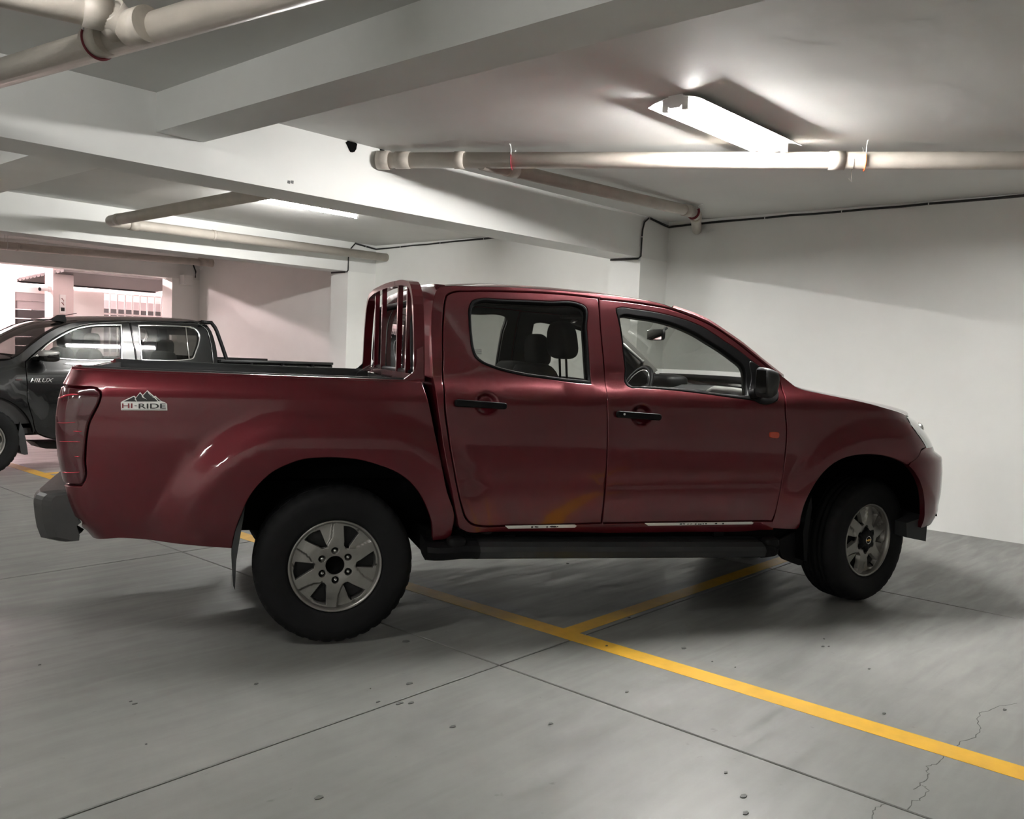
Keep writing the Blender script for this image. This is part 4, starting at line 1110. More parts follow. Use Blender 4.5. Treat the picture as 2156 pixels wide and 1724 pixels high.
# antenna-less: door mirror
for s in (0, 1):
    mb = MB(); f_ = lambda y: 2*YM-y if s else y
    c0 = T2(1614, 806, None, -.05)
    mx, mz = c0
    R_ = []
    for y, k in ((-.120, .0), (-.118, .55), (-.112, .80), (-.095, .95), (-.05, 1.0), (-.01, .97), (.0, .9), (.015, .5)):
        prof = [(-.036, -.060), (-.028, -.078), (.005, -.082), (.030, -.066), (.042, -.025), (.047, .03), (.038, .062), (.0, .076), (-.030, .082), (-.038, .074)]
        R_.append([(mx+a*k, f_(y), mz+b*k) for a, b in prof])
    mb.grid(R_, close=True, flip=not bool(s)); dm = mb.build('door_mirror', M['blackplastic'], truck)
    mb = MB(); mb.add([(mx-.0385, f_(-.105), mz-.056), (mx-.0385, f_(-.01), mz-.056), (mx-.040, f_(-.01), mz+.068), (mx-.040, f_(-.10), mz+.066)], [(0, 1, 2, 3) if s else (3, 2, 1, 0)]); mb.build('mirror_glass', M['mirror'], dm)
    mb = MB(); mb.sweep([(mx-.01, f_(.0), mz-.055), (mx-.005, f_(.05), mz-.07), (mx+.0, f_(.085), mz-.075)], [(-.03, -.022), (.03, -.022), (.03, .022), (-.03, .022)]); mb.build('mirror_arm', M['blacktrim'], dm)
    tri = tr([(1610, 700), (1725, 765), (1840, 862), (1900, 935), (1925, 1020), (1930, 1100), (1900, 1155), (1660, 1140), (1625, 1100), (1622, 900)], *K9)
    if not s: panel('mirror_corner', resample(tri, .02), lambda x, z: (x, base(x, z)-.008, z), M['blacktrim'], truck, depth=.02, bev=.004, mirror=YM)

# ---- badge: white plate with black mountains and lettering
def badge():
    Kb = ((50, 740), 7.183)
    plate = [(1470, 765), (1500, 745), (1675, 665), (1705, 690), (1768, 612), (1808, 655), (1880, 583), (1985, 675), (2000, 665), (2090, 745), (2150, 765), (2185, 790), (2190, 890), (1475, 886)]
    def P(x, y): return T2(Kb[0][0]+x/Kb[1], Kb[0][1]+y/Kb[1], fbase)
    pl = [(*P(*q), 1) for q in [(2185 if x > 2185 else x, y) for x, y in [(x*1.0, y) for x, y in plate]]]
    # the plate continues to x=352 px in the photograph
    pl = [(*T2(254.6+(x-1470)/7.183*.978, 740+y/7.183, fbase), 1) for x, y in plate]
    def fb(off): return lambda x, z: (x, base(x, z)-off, z)
    b = panel('badge', resample(pl, .01), fb(.005), M['white'], truck, depth=.005, bev=.0012, cell=.02)
    def Q(x, y): return T2(254.6+(x-1470)/7.183*.978, 740+y/7.183, fbase)
    mts = [[(1520, 752), (1600, 715), (1668, 682), (1690, 700), (1685, 728), (1712, 753)], [(1700, 706), (1765, 630), (1790, 655), (1800, 690), (1880, 728), (1840, 700), (1812, 668), (1878, 598), (1905, 640), (1960, 690), (1990, 700), (2040, 752), (1720, 753)],
           [(1900, 620), (1978, 690), (1950, 680)], [(2002, 684), (2085, 750), (2050, 748)]]
    for mpts in mts:
        c = [(*Q(*q), 1) for q in mpts]
        try: panel('mountain_print', resample(c, .02), fb(.0062), M['blackprint'], b, depth=.001, bev=.0003, cell=.04)
        except Exception: pass
    # lettering
    def text(s, x0, x1, y0, y1, m_, name):
        cu = bpy.data.curves.new('t', 'FONT'); cu.body = s; cu.size = 1; cu.offset = .012
        ob = bpy.data.objects.new('t', cu); COL.objects.link(ob); dg = bpy.context.evaluated_depsgraph_get(); me = ob.evaluated_get(dg).to_mesh()
        vs = [v.co.copy() for v in me.vertices]; fs = [tuple(p.vertices) for p in me.polygons]; ob.evaluated_get(dg).to_mesh_clear()
        bpy.data.objects.remove(ob); bpy.data.curves.remove(cu)
        xa, xb = min(v.x for v in vs), max(v.x for v in vs); ya, yb = min(v.y for v in vs), max(v.y for v in vs)
        mb = MB(); out = []
        for v in vs:
            u = (v.x-xa)/(xb-xa); w = (v.y-ya)/(yb-ya); x, z = Q(x0+(x1-x0)*u, y1+(y0-y1)*w); out.append((x, base(x, z)-.0066, z))
        mb.add(out, fs); return mb.build(name, m_, b)
    text('HI', 1490, 1650, 782, 855, M['redprint'], 'lettering')
    text('-', 1682, 1718, 814, 824, M['blackprint'], 'lettering')
    text('RIDE', 1745, 2165, 785, 860, M['blackprint'], 'lettering')
    c = [(*Q(*q), 1) for q in ((1490, 872), (2165, 876), (2165, 880), (1490, 876))]
    panel('badge_line', resample(c, .02), fb(.0062), M['blackprint'], b, depth=.001, bev=.0002, cell=.04)
badge()

# ---- fuel/rear quarter: hoop over the bed front (headache rack)
XH = .385
hoop = [(.105, 1.235), (.125, 1.40), (.165, 1.56), (.200, 1.64), (.26, 1.695), (.40, 1.722), (.65, 1.735), (YM, 1.740)]
hp2 = resample(hoop, .05, closed=False); hp2 = hp2+[(2*YM-y, z) for y, z in hp2[-2::-1]]
SK = .035/1.6
mb = MB(); mb.sweep([(XH+.0*(y-.1), y, z) for y, z in hp2], [(-.014, -.026), (.014, -.026), (.014, .026), (-.014, .026)], up=(1, 0, 0), smooth=False)
rk = mb.build('headache_rack', M['paint'], truck)
for s in (0, 1):
    pts = [T2(740+x/6.6318, 570+y/6.6318, None, .105) for x, y in ((1000, 1552), (680, 1552), (850, 1422), (890, 1360), (902, 1300), (908, 1100), (990, 1050), (1000, 1200))]
    a, b = (.092, .118) if not s else (2*YM-.118, 2*YM-.092)
    mb = MB(); mb.prism(pts, a, b); mb.build('rack_foot', M['paint'] if not s else M['blacktrim'], rk)
for px in (793, 807.5, 840.6, 860.0):
    y, z = TX(px, 700, XH); y = min(max(y, .2), 2*YM-.2)
    zt = [q for q in hp2 if abs(q[0]-y) < .08]; zt = (max(q[1] for q in zt) if zt else 1.74)-.01
    mb = MB(); mb.box((XH-.013, y-.013, 1.262), (XH+.013, y+.013, zt)); mb.build('rack_bar', M['paint'], rk)
mb = MB(); mb.box((XH-.02, .12, 1.238), (XH+.02, 2*YM-.12, 1.268)); mb.build('rack_rail', M['paint'], rk)
mb = MB(); w0 = (XH-.02, 1.18, 1.27)
for dx, dy in ((-.16, -.1), (-.10, -.25), (.0, -.2), (.05, .1)):
    mb.tube([w0, (w0[0]+dx*.3, w0[1]+dy*.3, 1.285), (w0[0]+dx*.8, w0[1]+dy*.8, 1.24), (w0[0]+dx, w0[1]+dy, 1.18)], .002, 5)
mb.build('wire_tie', M['cable'], rk)

# ---- wheels
def make_wheel(parent, centre, yaw, style):
    """wheel with its outer face towards -y at y=0 of its own frame"""
    R, Wd = .368, .245
    prof = [(.215, .020), (.222, .008), (.235, .003), (.262, -.004), (.300, -.008), (.325, -.006), (.345, .004), (.352, .012)]
    seg = 144; vs = []; cols = [(r, y) for r, y in prof]
    tread = [(R-.009, .022), (R-.004, .034), (R-.001, .050), (R, .062), (R-.010, .064), (R-.010, .072), (R, .074), (R+.001, .095), (R-.008, .097), (R-.008, .104), (R+.001, .106), (R+.001, .139), (R-.008, .141), (R-.008, .148), (R+.001, .150), (R, .171), (R-.010, .173), (R-.010, .181), (R, .183), (R-.001, .196), (R-.004, .212), (R-.009, .224)]
    back = [(.352, .234), (.345, .242), (.300, .252), (.262, .248), (.235, .240), (.215, .226)]
    allp = cols+tread+back; k = len(allp); rows = []
    for i in range(seg):
        a = 2*pi*i/seg; blk = (i % 4); row = []
        for j, (r, y) in enumerate(allp):
            if 8 <= j < 8+len(tread):
                jj = j-8
                if (jj < 3 or jj > len(tread)-4) and blk == 0: r -= .007
                if (jj in (6, 7, 14, 15)) and (i % 6 == 0): r -= .005
            if j in (6, 7) and blk == 0: r -= .004
            row.append((r*cos(a), y, r*sin(a)))
        rows.append(row)
    rows.append(rows[0])
    mb = MB(); mb.grid(rows, flip=False); ty = mb.build('tyre', M['rubber'], parent)
    ty.location = centre; ty.rotation_euler = (0, 0, yaw)
    def part(mb, n, m_, par=ty): return mb.build(n, m_, par)
    mb = MB(); mb.lathe([(.196, .060), (.199, .026), (.204, .012), (.213, .006), (.2165, .010), (.2165, .022)], 'y', 96); 
    mb.lathe([(.199, .026), (.188, .075), (.183, .13), (.183, .22)], 'y', 72)
    part(mb, 'rim', M['alloy'])
    # spokes: a dished disc with six windows
    def ring(r, n, a0=0.): return [(r*cos(a0+2*pi*i/n), r*sin(a0+2*pi*i/n)) for i in range(n)]
    holes = []
    A0 = radians(62) if style == 'rear' else radians(56)
    for q in range(6):
        c = A0+q*pi/3
        w = [(.188, 17, 1), (.150, 13.5), (.118, 8.5), (.100, 5), (.0955, -2), (.099, -8.5, 1), (.135, -8.5), (.181, -8.5, 1), (.189, 0), (.191, 9)]
        holes.append(resample([(p[0]*cos(c+radians(p[1])), p[0]*sin(c+radians(p[1])))+((1,) if len(p) > 2 else ()) for p in w][::-1], .010))
    bore = ring(.043, 32)
    lugs = [ring(.0135, 14) for _ in range(6)]; LA = radians(32)
    lugh = []
    for q in range(6):
        a = LA+q*pi/3; lugh.append([(x+.069*cos(a), z+.069*sin(a)) for x, z in ring(.0172, 14)])
    def Fw(x, z):
        r = hypot(x, z); y = .020+.030*(1-sstep(.06, .19, r))*.45+.0
        y = .024+.014*sstep(.10, .0, r)+.006*sstep(.12, .19, r)
        rel = (math.degrees(atan2(z, x)-A0)+40) % 60-40
        if rel < -4 and r > .095:
            bd = lerp_tab([(.098, -8), (.108, -14), (.122, -20), (.145, -24.5), (.192, -27.5)], r)
            y += .011*sstep(bd-.9, bd+.9, rel)
        return (x, y, z)
    panel('spokes', ring(.2005, 96), Fw, M['alloy'], ty, holes=holes+[bore]+lugh, depth=.030, bev=.0022, cell=.007)
    mb = MB(); mb.lathe([(0.001, .085), (.19, .085)], 'y', 32); part(mb, 'brake_disc', M['alloyin'])
    if style == 'rear':
        mb = MB(); mb.lathe([(.0425, .034), (.0425, .06), (.001, .062)], 'y', 32); part(mb, 'hub_bore', M['hole'])
        mb = MB(); mb.lathe([(.044, .033), (.049, .031), (.053, .033)], 'y', 48); part(mb, 'hub_ring', M['alloy'])
        for q in range(6):
            a = LA+q*pi/3; x, z = .069*cos(a), .069*sin(a)
            mb = MB(); mb.lathe([(.0001, .030), (.005, .031), (.0078, .035), (.0088, .045), (.0088, .065)], 'y', 12, (x, 0, z)); part(mb, 'lug_nut', M['chrome'])
            mb = MB(); mb.lathe([(.016, .058), (.0001, .058)], 'y', 14, (x, 0, z)); part(mb, 'nut_well', M['alloyin'])
    else:
        mb = MB(); rr_ = []
        for y, rs in ((.052, 1.), (.026, 1.), (.016, .94), (.012, .86), (.010, .55), (.0095, .0)):
            rr_.append([((.062+.014*max(0, cos(6*(t_-LA)))**2)*rs*cos(t_), y, (.062+.014*max(0, cos(6*(t_-LA)))**2)*rs*sin(t_)) for t_ in [2*pi*i/72 for i in range(72)]])
        mb.grid(rr_, close=True, flip=False); cp = part(mb, 'centre_cap', M['blacktrim'])
        mb = MB(); mb.lathe([(.020, .0088), (.0235, .007), (.0240, .0098)], 'y', 40); part(mb, 'cap_ring', M['chrome'])
        bw = [(-.019, .003), (-.007, .003), (-.0055, .0065), (.0055, .0065), (.007, .0045), (.019, .0045), (.0175, -.003), (.007, -.003), (.0055, -.0065), (-.0055, -.0065), (-.007, -.0045), (-.0205, -.0045)]
        mb = MB(); mb.prism(bw, .0072, .009); part(mb, 'cap_emblem', M['gold'])
    mb = MB(); mb.tube([(.15*cos(-1.03), .02, .19*sin(-1.03)), (.135*cos(-1.03), .04, .17*sin(-1.03))], .004, 6); part(mb, 'valve', M['hole'])
    return ty
make_wheel(truck, (0, .0, .3695), 0, 'rear')
# front wheel, steered; centre found from the rim in the photograph
fx, fz = T2(1828, 1136, None, .14)
fw_ = make_wheel(truck, (fx+.004, .13, .3695), radians(16.0), 'front')
for loc, yaw in (((0, 2*YM, .3695), pi), ((fx, 2*YM-.13, .3695), pi+radians(13))):
    src = [c for c in truck.children if c.name.startswith('tyre')][0]
    c = src.copy(); COL.objects.link(c); c.parent = truck; c.location = loc; c.rotation_euler = (0, 0, yaw)
    for ch in src.children:
        d = ch.copy(); COL.objects.link(d); d.parent = c
mb = MB(); mb.tube([(0, .26, .36), (0, 2*YM-.26, .36)], .045, 10); mb.tube([(fx, .32, .36), (fx, 2*YM-.32, .36)], .035, 10); mb.build('axle', M['hole'], truck)

# ---- cabin
def seat(cx, cy, hz, head=True, w=.25):
    t = bpy.data.objects.new('seat', None); 
    mb = MB(); mb.rbox((cx+.22, cy, .83), (.27, w, .11), .45, 6); mb.rbox((cx-.04, cy, 1.03), (.085, w, .31), .45, 6)
    # lean the back
    mb.v = [(x-(z-.85)*.22 if z > .86 and x < cx+.1 else x, y, z) for x, y, z in mb.v]
    o = mb.build('seat', M['seat'], truck)
    if head:
        mb = MB(); hx = head; mb.rbox((hx, cy, hz), (.062, .135, .105), .62, 7, taper=.10); mb.v = [(x-(z-hz)*.10, y, z) for x, y, z in mb.v]; mb.build('headrest', M['seat'], o)
        for dy in (-.05, .05):
            mb = MB(); mb.tube([(hx+.005, cy+dy, hz-.04), (hx+.022, cy+dy, hz-.25)], .007, 8); mb.build('headrest_post', M['blacktrim'], o)
h1 = T2(1183, 716, None, .52); h2 = T2(1131, 737, None, 1.31)
seat(h1[0]-.02, .52, h1[1], h1[0]); seat(h2[0]-.02, 1.31, h2[1], h2[0])
mb = MB(); mb.rbox((.86, YM, .80), (.25, .68, .12), .4, 6); mb.rbox((.66, YM, 1.02), (.09, .68, .28), .4, 6); mb.build('rear_bench', M['seat'], truck)
mb = MB(); mb.box((.62, .14, .50), (2.6, 2*YM-.14, .56)); mb.build('cabin_floor', M['interior'], truck)
# dashboard
d0 = T2(1500, 806, None, .6)
prof = [(2.70, .70), (2.36, .72), (2.30, .86), (2.27, .98), (2.28, 1.10), (2.32, 1.165), (2.40, 1.195), (2.52, 1.215), (2.66, 1.215), (2.76, 1.20)]
mb = MB(); rows = []
for y in [.13, .18, .3, .5, .7, .85, .95, 1.05, 1.15, 1.3, 1.45, 1.6, 1.67, 1.70]:
    hump = .045*math.exp(-((y-1.30)/.17)**2); rows.append([(x-(.04*math.exp(-((y-1.30)/.2)**2) if x < 2.45 else 0), y, z+(hump if 2.25 < x < 2.5 and z > 1.05 else 0)+.012*(1-abs(y-YM)/.8)) for x, z in prof])
mb.grid(rows, flip=False); da = mb.build('dashboard', M['interior'], truck)
mb = MB(); pth = [(2.36, .20, 1.205), (2.33, .45, 1.215), (2.32, .62, 1.215), (2.33, .70, 1.19)]
mb.tube([tuple(p) for p in pth], .022, 8); mb.build('dash_trim', M['silverpl'], da)
mb = MB(); mb.rbox((2.30, .745, 1.17), (.03, .06, .035), .5, 5); mb.build('air_vent', M['blacktrim'], da)
mb = MB(); mb.rbox((2.36, 1.30, 1.235), (.10, .17, .05), .6, 6); mb.build('instrument_hood', M['blacktrim'], da)
# steering wheel
mb = MB(); c = Vector((2.12, 1.30, 1.155)); ax1 = Vector((0, 1, 0)); ax2 = Vector((.42, 0, .9)).normalized()
mb.tube([tuple(c+ax1*.185*cos(a)+ax2*.185*sin(a)) for a in [2*pi*i/36 for i in range(37)]], .016, 10, False); sw = mb.build('steering_wheel', M['blacktrim'], truck)
mb = MB(); mb.rbox(tuple(c+Vector((.02, 0, -.02))), (.03, .07, .06), .6, 5); mb.tube([tuple(c+ax1*.17), tuple(c-ax1*.17)], .012, 8); mb.tube([tuple(c), tuple(c-ax2*.17)], .012, 8); mb.build('wheel_hub', M['blacktrim'], sw)
mb = MB(); mb.tube([tuple(c+ax1*.168*cos(a)+ax2*.168*sin(a)-Vector((.004, 0, 0))) for a in [2*pi*i/36 for i in range(19)]], .003, 6, False); mb.build('wheel_trim_ring', M['chrome'], sw)
# inside mirror, sun visors, grab handles
q = TX(1382, 705, 2.17)
mb = MB(); mb.rbox((2.17, q[0], q[1]), (.014, .11, .036), .45, 6); im = mb.build('inside_mirror', M['blacktrim'], truck)
mb = MB(); mb.add([(2.154, q[0]-.10, q[1]-.030), (2.154, q[0]+.10, q[1]-.030), (2.154, q[0]+.10, q[1]+.030), (2.154, q[0]-.10, q[1]+.030)], [(3, 2, 1, 0)]); mb.build('mirror_glass', M['mirror'], im)
mb = MB(); mb.tube([(2.175, q[0], q[1]), (2.24, q[0]-.01, q[1]+.05)], .009, 8); mb.build('mirror_stem', M['blacktrim'], im)
mb = MB(); mb.rbox((1.74, .54, 1.640), (.12, .20, .010), .3, 5); mb.rbox((1.74, 1.30, 1.640), (.12, .20, .010), .3, 5); mb.build('sun_visor', M['headliner'], truck)
for s in (0, 1):
    mb = MB(); f_ = (lambda y: 2*YM-y) if s else (lambda y: y)
    a = Vector((2.13, 0, 1.50)); b = Vector((2.33, 0, 1.365))
    mb.tube([(a.x, f_(.225), a.z), (a.x+.02, f_(.265), a.z-.025), (b.x-.03, f_(.255), b.z+.0), (b.x, f_(.215), b.z)], .012, 8, True); mb.build('grab_handle', M['silverpl'], truck)
# glass etching in the rear side window, and the stickers on the windscreen
p = [T2(980+x/7.7, 640+y/7.7, fbase) for x, y in ((165, 740), (275, 740))]
mb = MB()
for k in range(5):
    y0 = 742+k*17; a, b = T2(980+168/7.7, 640+y0/7.7, fbase), T2(980+272/7.7, 640+(y0)/7.7, fbase)
    mb.add([(a[0], base(*a)+.012, a[1]), (b[0], base(*b)+.012, b[1]), (b[0], base(*b)+.012, b[1]+.0016), (a[0], base(*a)+.012, a[1]+.0016)], [(0, 1, 2, 3)])
mb.build('glass_etching', M['blackprint'], drs[0][0])
r_ = wsr[1]; mb = MB(); pa_, pb_ = Vector(wsr[1][5]), Vector(wsr[2][5]); pc_, pd_ = Vector(wsr[1][6]), Vector(wsr[2][6])
e_ = Vector((-.004, 0, -.004)); mb.add([tuple(pa_+e_), tuple(pb_.lerp(pa_, .3)+e_), tuple(pd_.lerp(pc_, .3)+e_), tuple(pc_+e_)], [(0, 1, 2, 3)]); mb.build('windscreen_sticker', M['white'], wsob)
# rear roof edge, brake light
mb = MB(); rr0 = cross(*top[0], .02, 16); mb.sweep([(p[0]+.01, p[1], p[2]-.012) for p in rr0], [(-.02, -.018), (.02, -.018), (.02, .018), (-.02, .018)]); mb.build('roof_rear_edge', M['paint'], truck)
mb = MB(); mb.rbox((top[0][0]-.02, YM, top[0][1]+.005), (.03, .14, .018), .5, 5); mb.build('high_brake_light', M['tail'], truck)

# ================================================================== BLACK PICKUP (second bay)
BO = Vector((2.93, 9.35, 0)); BM = .845
blk = empty('pickup_truck', BO)
tag(blk, 'black double-cab pickup truck parked behind the red one, nose cut by the left edge', 'pickup truck')
PR2 = [(.25, .13), (.35, .07), (.45, .04), (.60, .022), (.80, .018), (.95, .024), (1.02, .040), (1.09, .070), (1.15, .092), (1.25, .126), (1.40, .177), (1.50, .211), (1.56, .240), (1.60, .29)]
WB2 = 2.84
def base2(x, z):
    y = smooth_tab(PR2, z)
    for xc in (0, WB2):
        y -= .03*(1-sstep(.52, .66, hypot(x-xc, z-.34)))*(1-sstep(.85, 1.0, z))
    return y+.10*sstep(-.35, -.8, x)
def F2(x, z): return (x, base2(x, z), z)
def T3(px, py, const=None):
    y = .05
    for k in range(14):
        P = on_plane(px, py, AY, BO.y+(const if const is not None else y)); x = P.x-BO.x; z = P.z
        if const is not None: break
        y = base2(x, z)
    return x, z
A6 = ((0, 650), 4.7875); A7 = ((200, 650), 3.85); A4 = ((0, 520), 4.685)
def t3(pts, K, const=None):
    return [(*T3(K[0][0]+p[0]/K[1], K[0][1]+p[1]/K[1], const), *([1] if len(p) > 2 else [])) for p in pts]
apil = t3([(130, 497), (200, 455), (290, 383), (380, 312), (480, 243), (580, 188), (680, 152), (800, 131), (1000, 119)], A6)
rtop = t3([(200, 93), (500, 95), (700, 99), (850, 110), (905, 128, 1)], A7)
rear = t3([(942, 180), (970, 262), (988, 350), (997, 440, 1)], A7)
zs = .40
xr = rear[-1][0]
cw = apil[0]
outl = [(-.72, .98, 1), (-.4, 1.02), (-.1, cw[1]-.03)]+apil+rtop+rear+[(xr+.01, .8), (xr+.0, zs, 1), (1.2, zs), (.50, zs, 1)]
arch = [(.0+.455*cos(a), .34+.455*sin(a)) for a in [radians(8+164*i/14) for i in range(15)]]
outl += [(p[0], p[1]) if 0 < i < 14 else (p[0], p[1], 1) for i, p in enumerate(arch)]+[(-.60, zs-.02, 1), (-.80, .45), (-.83, .70)]
fdoor = t3([(262, 535, 1), (330, 470), (430, 385), (560, 290), (700, 215), (850, 170), (1000, 150), (1300, 138, 1)], A6)
xb = T3(278.5, 720)[0]
fdoor += [(xb+.01, 1.2), (xb, .9), (xb-.01, .46, 1)]+t3([(420, 1272), (375, 1250), (350, 1190), (335, 1110), (310, 1030), (284, 930), (280, 800), (270, 650)], A6)
rdoor = [(xb+.014, fdoor[7][1], 1)]+t3([(500, 106), (700, 112), (840, 124), (900, 170), (930, 260), (946, 350), (952, 430)], A7)
xq = rdoor[-1][0]
rdoor += [(xq+.0, 1.0), (xq-.02, .85), (xq-.2, .72), (xq-.28, .55), (xq-.30, .46, 1), (xb+.004, .46, 1), (xb+.014, .9), (xb+.024, 1.2)]
fwo = t3([(345, 1078, 1), (400, 1020), (470, 955), (600, 872), (750, 803), (900, 773), (1200, 764, 1), (1205, 940), (1208, 1117, 1), (800, 1119)], A4)
rwo = t3([(1362, 768, 1), (1600, 770), (1800, 778), (1880, 786), (1945, 820), (1972, 870), (1968, 940), (1940, 1025), (1900, 1106), (1850, 1114), (1395, 1120, 1), (1378, 950)], A4)
def ins(o, d): return offset(dens(o, .03), d)
fdp, rdp = dens(fdoor, .03), dens(rdoor, .03)
panel('cab_side', dens(outl, .04), F2, M['paintblk'], blk, holes=[offset(fdp, -.005), offset(rdp, -.005)], depth=.05, bev=.005, mirror=BM, cell=.09)
for nm, op, wo in (('front_door', fdp, fwo), ('rear_door', rdp, rwo)):
    a, b = panel(nm, op, F2, M['paintblk'], blk, holes=[dens(wo, .03)], depth=.04, bev=.005, mirror=BM, cell=.08)
    c, d = panel('window_frame', dens(wo, .03), F2, M['chrome'], a, holes=[ins(wo, .012)], depth=.02, bev=.003, inset=-.003, mirror=BM, cell=.08); d.parent = b
    c, d = panel('window_glass', ins(wo, .010), F2, M['glassdark'], a, depth=.003, bev=.001, inset=.010, mirror=BM, cell=.12); d.parent = b
lin = [(-.1, .5), (-.1, 1.0)]+[(p[0], p[1]-.01) for p in apil[1:]]+[(p[0], p[1]-.01) for p in rtop[:-1]]+[(rear[0][0]-.05, rear[0][1]), (xr-.04, 1.1), (xr-.04, .5)]
panel('door_lining', dens([(*p[:2], 1) for p in lin], .06), F2, M['interior'], blk, holes=[ins(fwo, .01), ins(rwo, .01)], depth=.01, bev=.002, inset=.05, mirror=BM, cell=.15)
dv = t3([(1832, 780), (1850, 950), (1868, 1112)], A4); mb = MB(); mb.tube([(x, base2(x, z)+.004, z) for x, z in dv], .008, 6); mb.build('window_divider', M['chrome'], blk)
hp = (T3(205, 790)); mb = MB(); mb.rbox((xb-.13, base2(xb, .98)-.03, .985), (.09, .014, .014), .5, 4); mb.build('door_handle', M['paintblk'], blk)
mb = MB(); mb.rbox((xq-.16, base2(xq, .98)-.03, .985), (.09, .014, .014), .5, 4); mb.build('door_handle', M['paintblk'], blk)
def cross2(x, z, crown, n=14, fx=0., e=.0):
    y0 = base2(x, z)+e; r = []
    for k in range(n+1):
        t = k/n; r.append((x+fx*bow(t, 1), y0+(2*BM-2*y0)*t, z+crown*(1-(2*t-1)**2)**.65))
    return r
al = [(p[0], p[1]) for p in apil]; tp = al[6:]+[(p[0], p[1]) for p in rtop]
mb = MB(); mb.grid([cross2(x, z, .045, fx=-.03) for x, z in tp], flip=True); mb.build('roof', M['paintblk'], blk)
mb = MB(); mb.grid([[(p[0], p[1]+(.05 if j < 7 else -.05), p[2]-.04) for j, p in enumerate(cross2(x, z, .045))] for x, z in tp]); mb.build('headliner', M['headliner'], blk)
mb = MB(); wr = [cross2(x, z, .03, fx=-.05-.13*(1-i/6), e=.05) for i, (x, z) in enumerate(al[:7])]
mb.grid(wr, flip=True); mb.build('windscreen', M['glassdark'], blk)
for s in (0, 1):
    mb = MB(); mb.grid([[(x, (2*BM-base2(x, z)) if s else base2(x, z), z), (x-.012, (2*BM-base2(x, z)-.03) if s else base2(x, z)+.03, z+.012), r[-1 if s else 0]] for (x, z), r in zip(al[:7], wr)], flip=not s); mb.build('windscreen_pillar', M['paintblk'], blk)
hd = [(-.72, .98), (-.5, 1.01), (-.3, 1.035), (-.1, cw[1]-.03), (cw[0], cw[1]-.002)]
mb = MB(); mb.grid([cross2(x, z, .06, fx=-.16) for x, z in hd], flip=True); mb.build('bonnet', M['paintblk'], blk)
rw_ = []
for z in (.36, .45, .6, .75, .9, .98):
    y0 = base2(-.72, z); q = .10*(1-abs(z-.65)); rw_.append([(-.72-.11*sstep(.0, .25, t)-.14*bow(t, 1), y0+(2*BM-2*y0)*t, z) for t in [k/16 for k in range(17)]])
mb = MB(); mb.grid(rw_, flip=False); mb.build('front_bumper', M['paintblk'], blk)
for s in (0, 1):
    yy = .17 if not s else 2*BM-.17
    mb = MB(); mb.rbox((-.80, yy, .88), (.07, .10, .06), .6, 5); mb.build('headlight', M['headlight'], blk)
# cab rear wall with window
ra = resample([(p[0], p[1]) for p in [(xr, .9)]+rear[::-1]+[rtop[-1]]], .06, closed=False)
mb = MB(); rr2 = [cross2(x, z, 0, 12, fx=.03) for x, z in ra]
v = [p for r in rr2 for p in r]; mb.add(v, [(i*13+j+1, i*13+j, (i+1)*13+j, (i+1)*13+j+1) for i in range(len(rr2)-1) for j in range(12) if not (1.2 < rr2[i][0][2] < 1.45 and 2 <= j < 10)], True); mb.build('cab_rear_panel', M['paintblk'], blk)
mb = MB(); wz = [i for i in range(len(rr2)) if 1.17 < rr2[i][0][2] < 1.52]; mb.grid([[(p[0]-.01, p[1], p[2]) for p in rr2[i][2:11]] for i in wz]); mb.build('rear_window', M['glassdark'], blk)
# load bed
bt = t3([(1012, 432), (1400, 428), (1915, 437)], A7); bx0, bx1 = xr+.02, bt[-1][0]+.02; bz = bt[0][1]
bo = [(bx0, bz, 1), ((bx0+bx1)/2, bz), (bx1-.02, bz-.005, 1), (bx1+.02, .9), (bx1-.02, .50), (bx1-.10, .44, 1), (WB2+.47, .44, 1)]+[(WB2+.455*cos(a), .34+.455*sin(a)) for a in [radians(13+154*i/12) for i in range(13)]]+[(WB2-.47, .44, 1), (bx0, .44, 1)]
panel('bed_side', dens(bo, .04), F2, M['paintblk'], blk, depth=.04, bev=.006, mirror=BM, cell=.1)
mb = MB(); mb.box((bx0, .10, .66), (bx1-.02, 2*BM-.10, .70)); mb.box((bx1-.03, .10, .5), (bx1, 2*BM-.10, bz-.01)); mb.box((bx0, .10, .70), (bx0+.03, 2*BM-.10, bz-.02)); mb.build('bed_floor', M['blackplastic'], blk)
mb = MB(); mb.box((bx1-.02, .14, .52), (bx1+.01, 2*BM-.14, bz-.03)); mb.build('tailgate', M['paintblk'], blk)
mb = MB(); mb.box((bx1-.03, .09, .38), (bx1+.13, 2*BM-.09, .50)); mb.build('rear_bumper', M['blackplastic'], blk)
for s in (0, 1):
    f_ = (lambda y: 2*BM-y) if s else (lambda y: y)
    mb = MB(); mb.sweep([(bx0, f_(.085), bz+.018), ((bx0+bx1)/2, f_(.085), bz+.018), (bx1-.02, f_(.085), bz+.010)], [(-.03, -.018), (.03, -.018), (.03, .012), (-.03, .012)]); mb.build('bed_rail', M['blackplastic'], blk)
    for px in (1258, 1510, 1752):
        x = T3(200+px/3.85, 768)[0]; mb = MB(); mb.box((x-.012, f_(.05)-.012, bz-.08), (x+.012, f_(.05)+.02, bz)); mb.build('rail_clamp', M['blacktrim'], blk)
    mb = MB(); a = f_(.10); mb.rbox((bx1, a, .90), (.035, .07, .14), .4, 5); mb.build('tail_light', M['tail'], blk)
    # sports bar
    pp = t3([(868, 106), (915, 112), (950, 112), (975, 150), (1000, 235), (1025, 340), (1043, 425)], A7, .22)
    mb = MB(); mb.tube([(x, f_(.24-.10*(1-(z-bz)/.45)), z) for x, z in resample(pp, .05, closed=False)], .022, 10); mb.build('sports_bar', M['blacktrim'], blk)
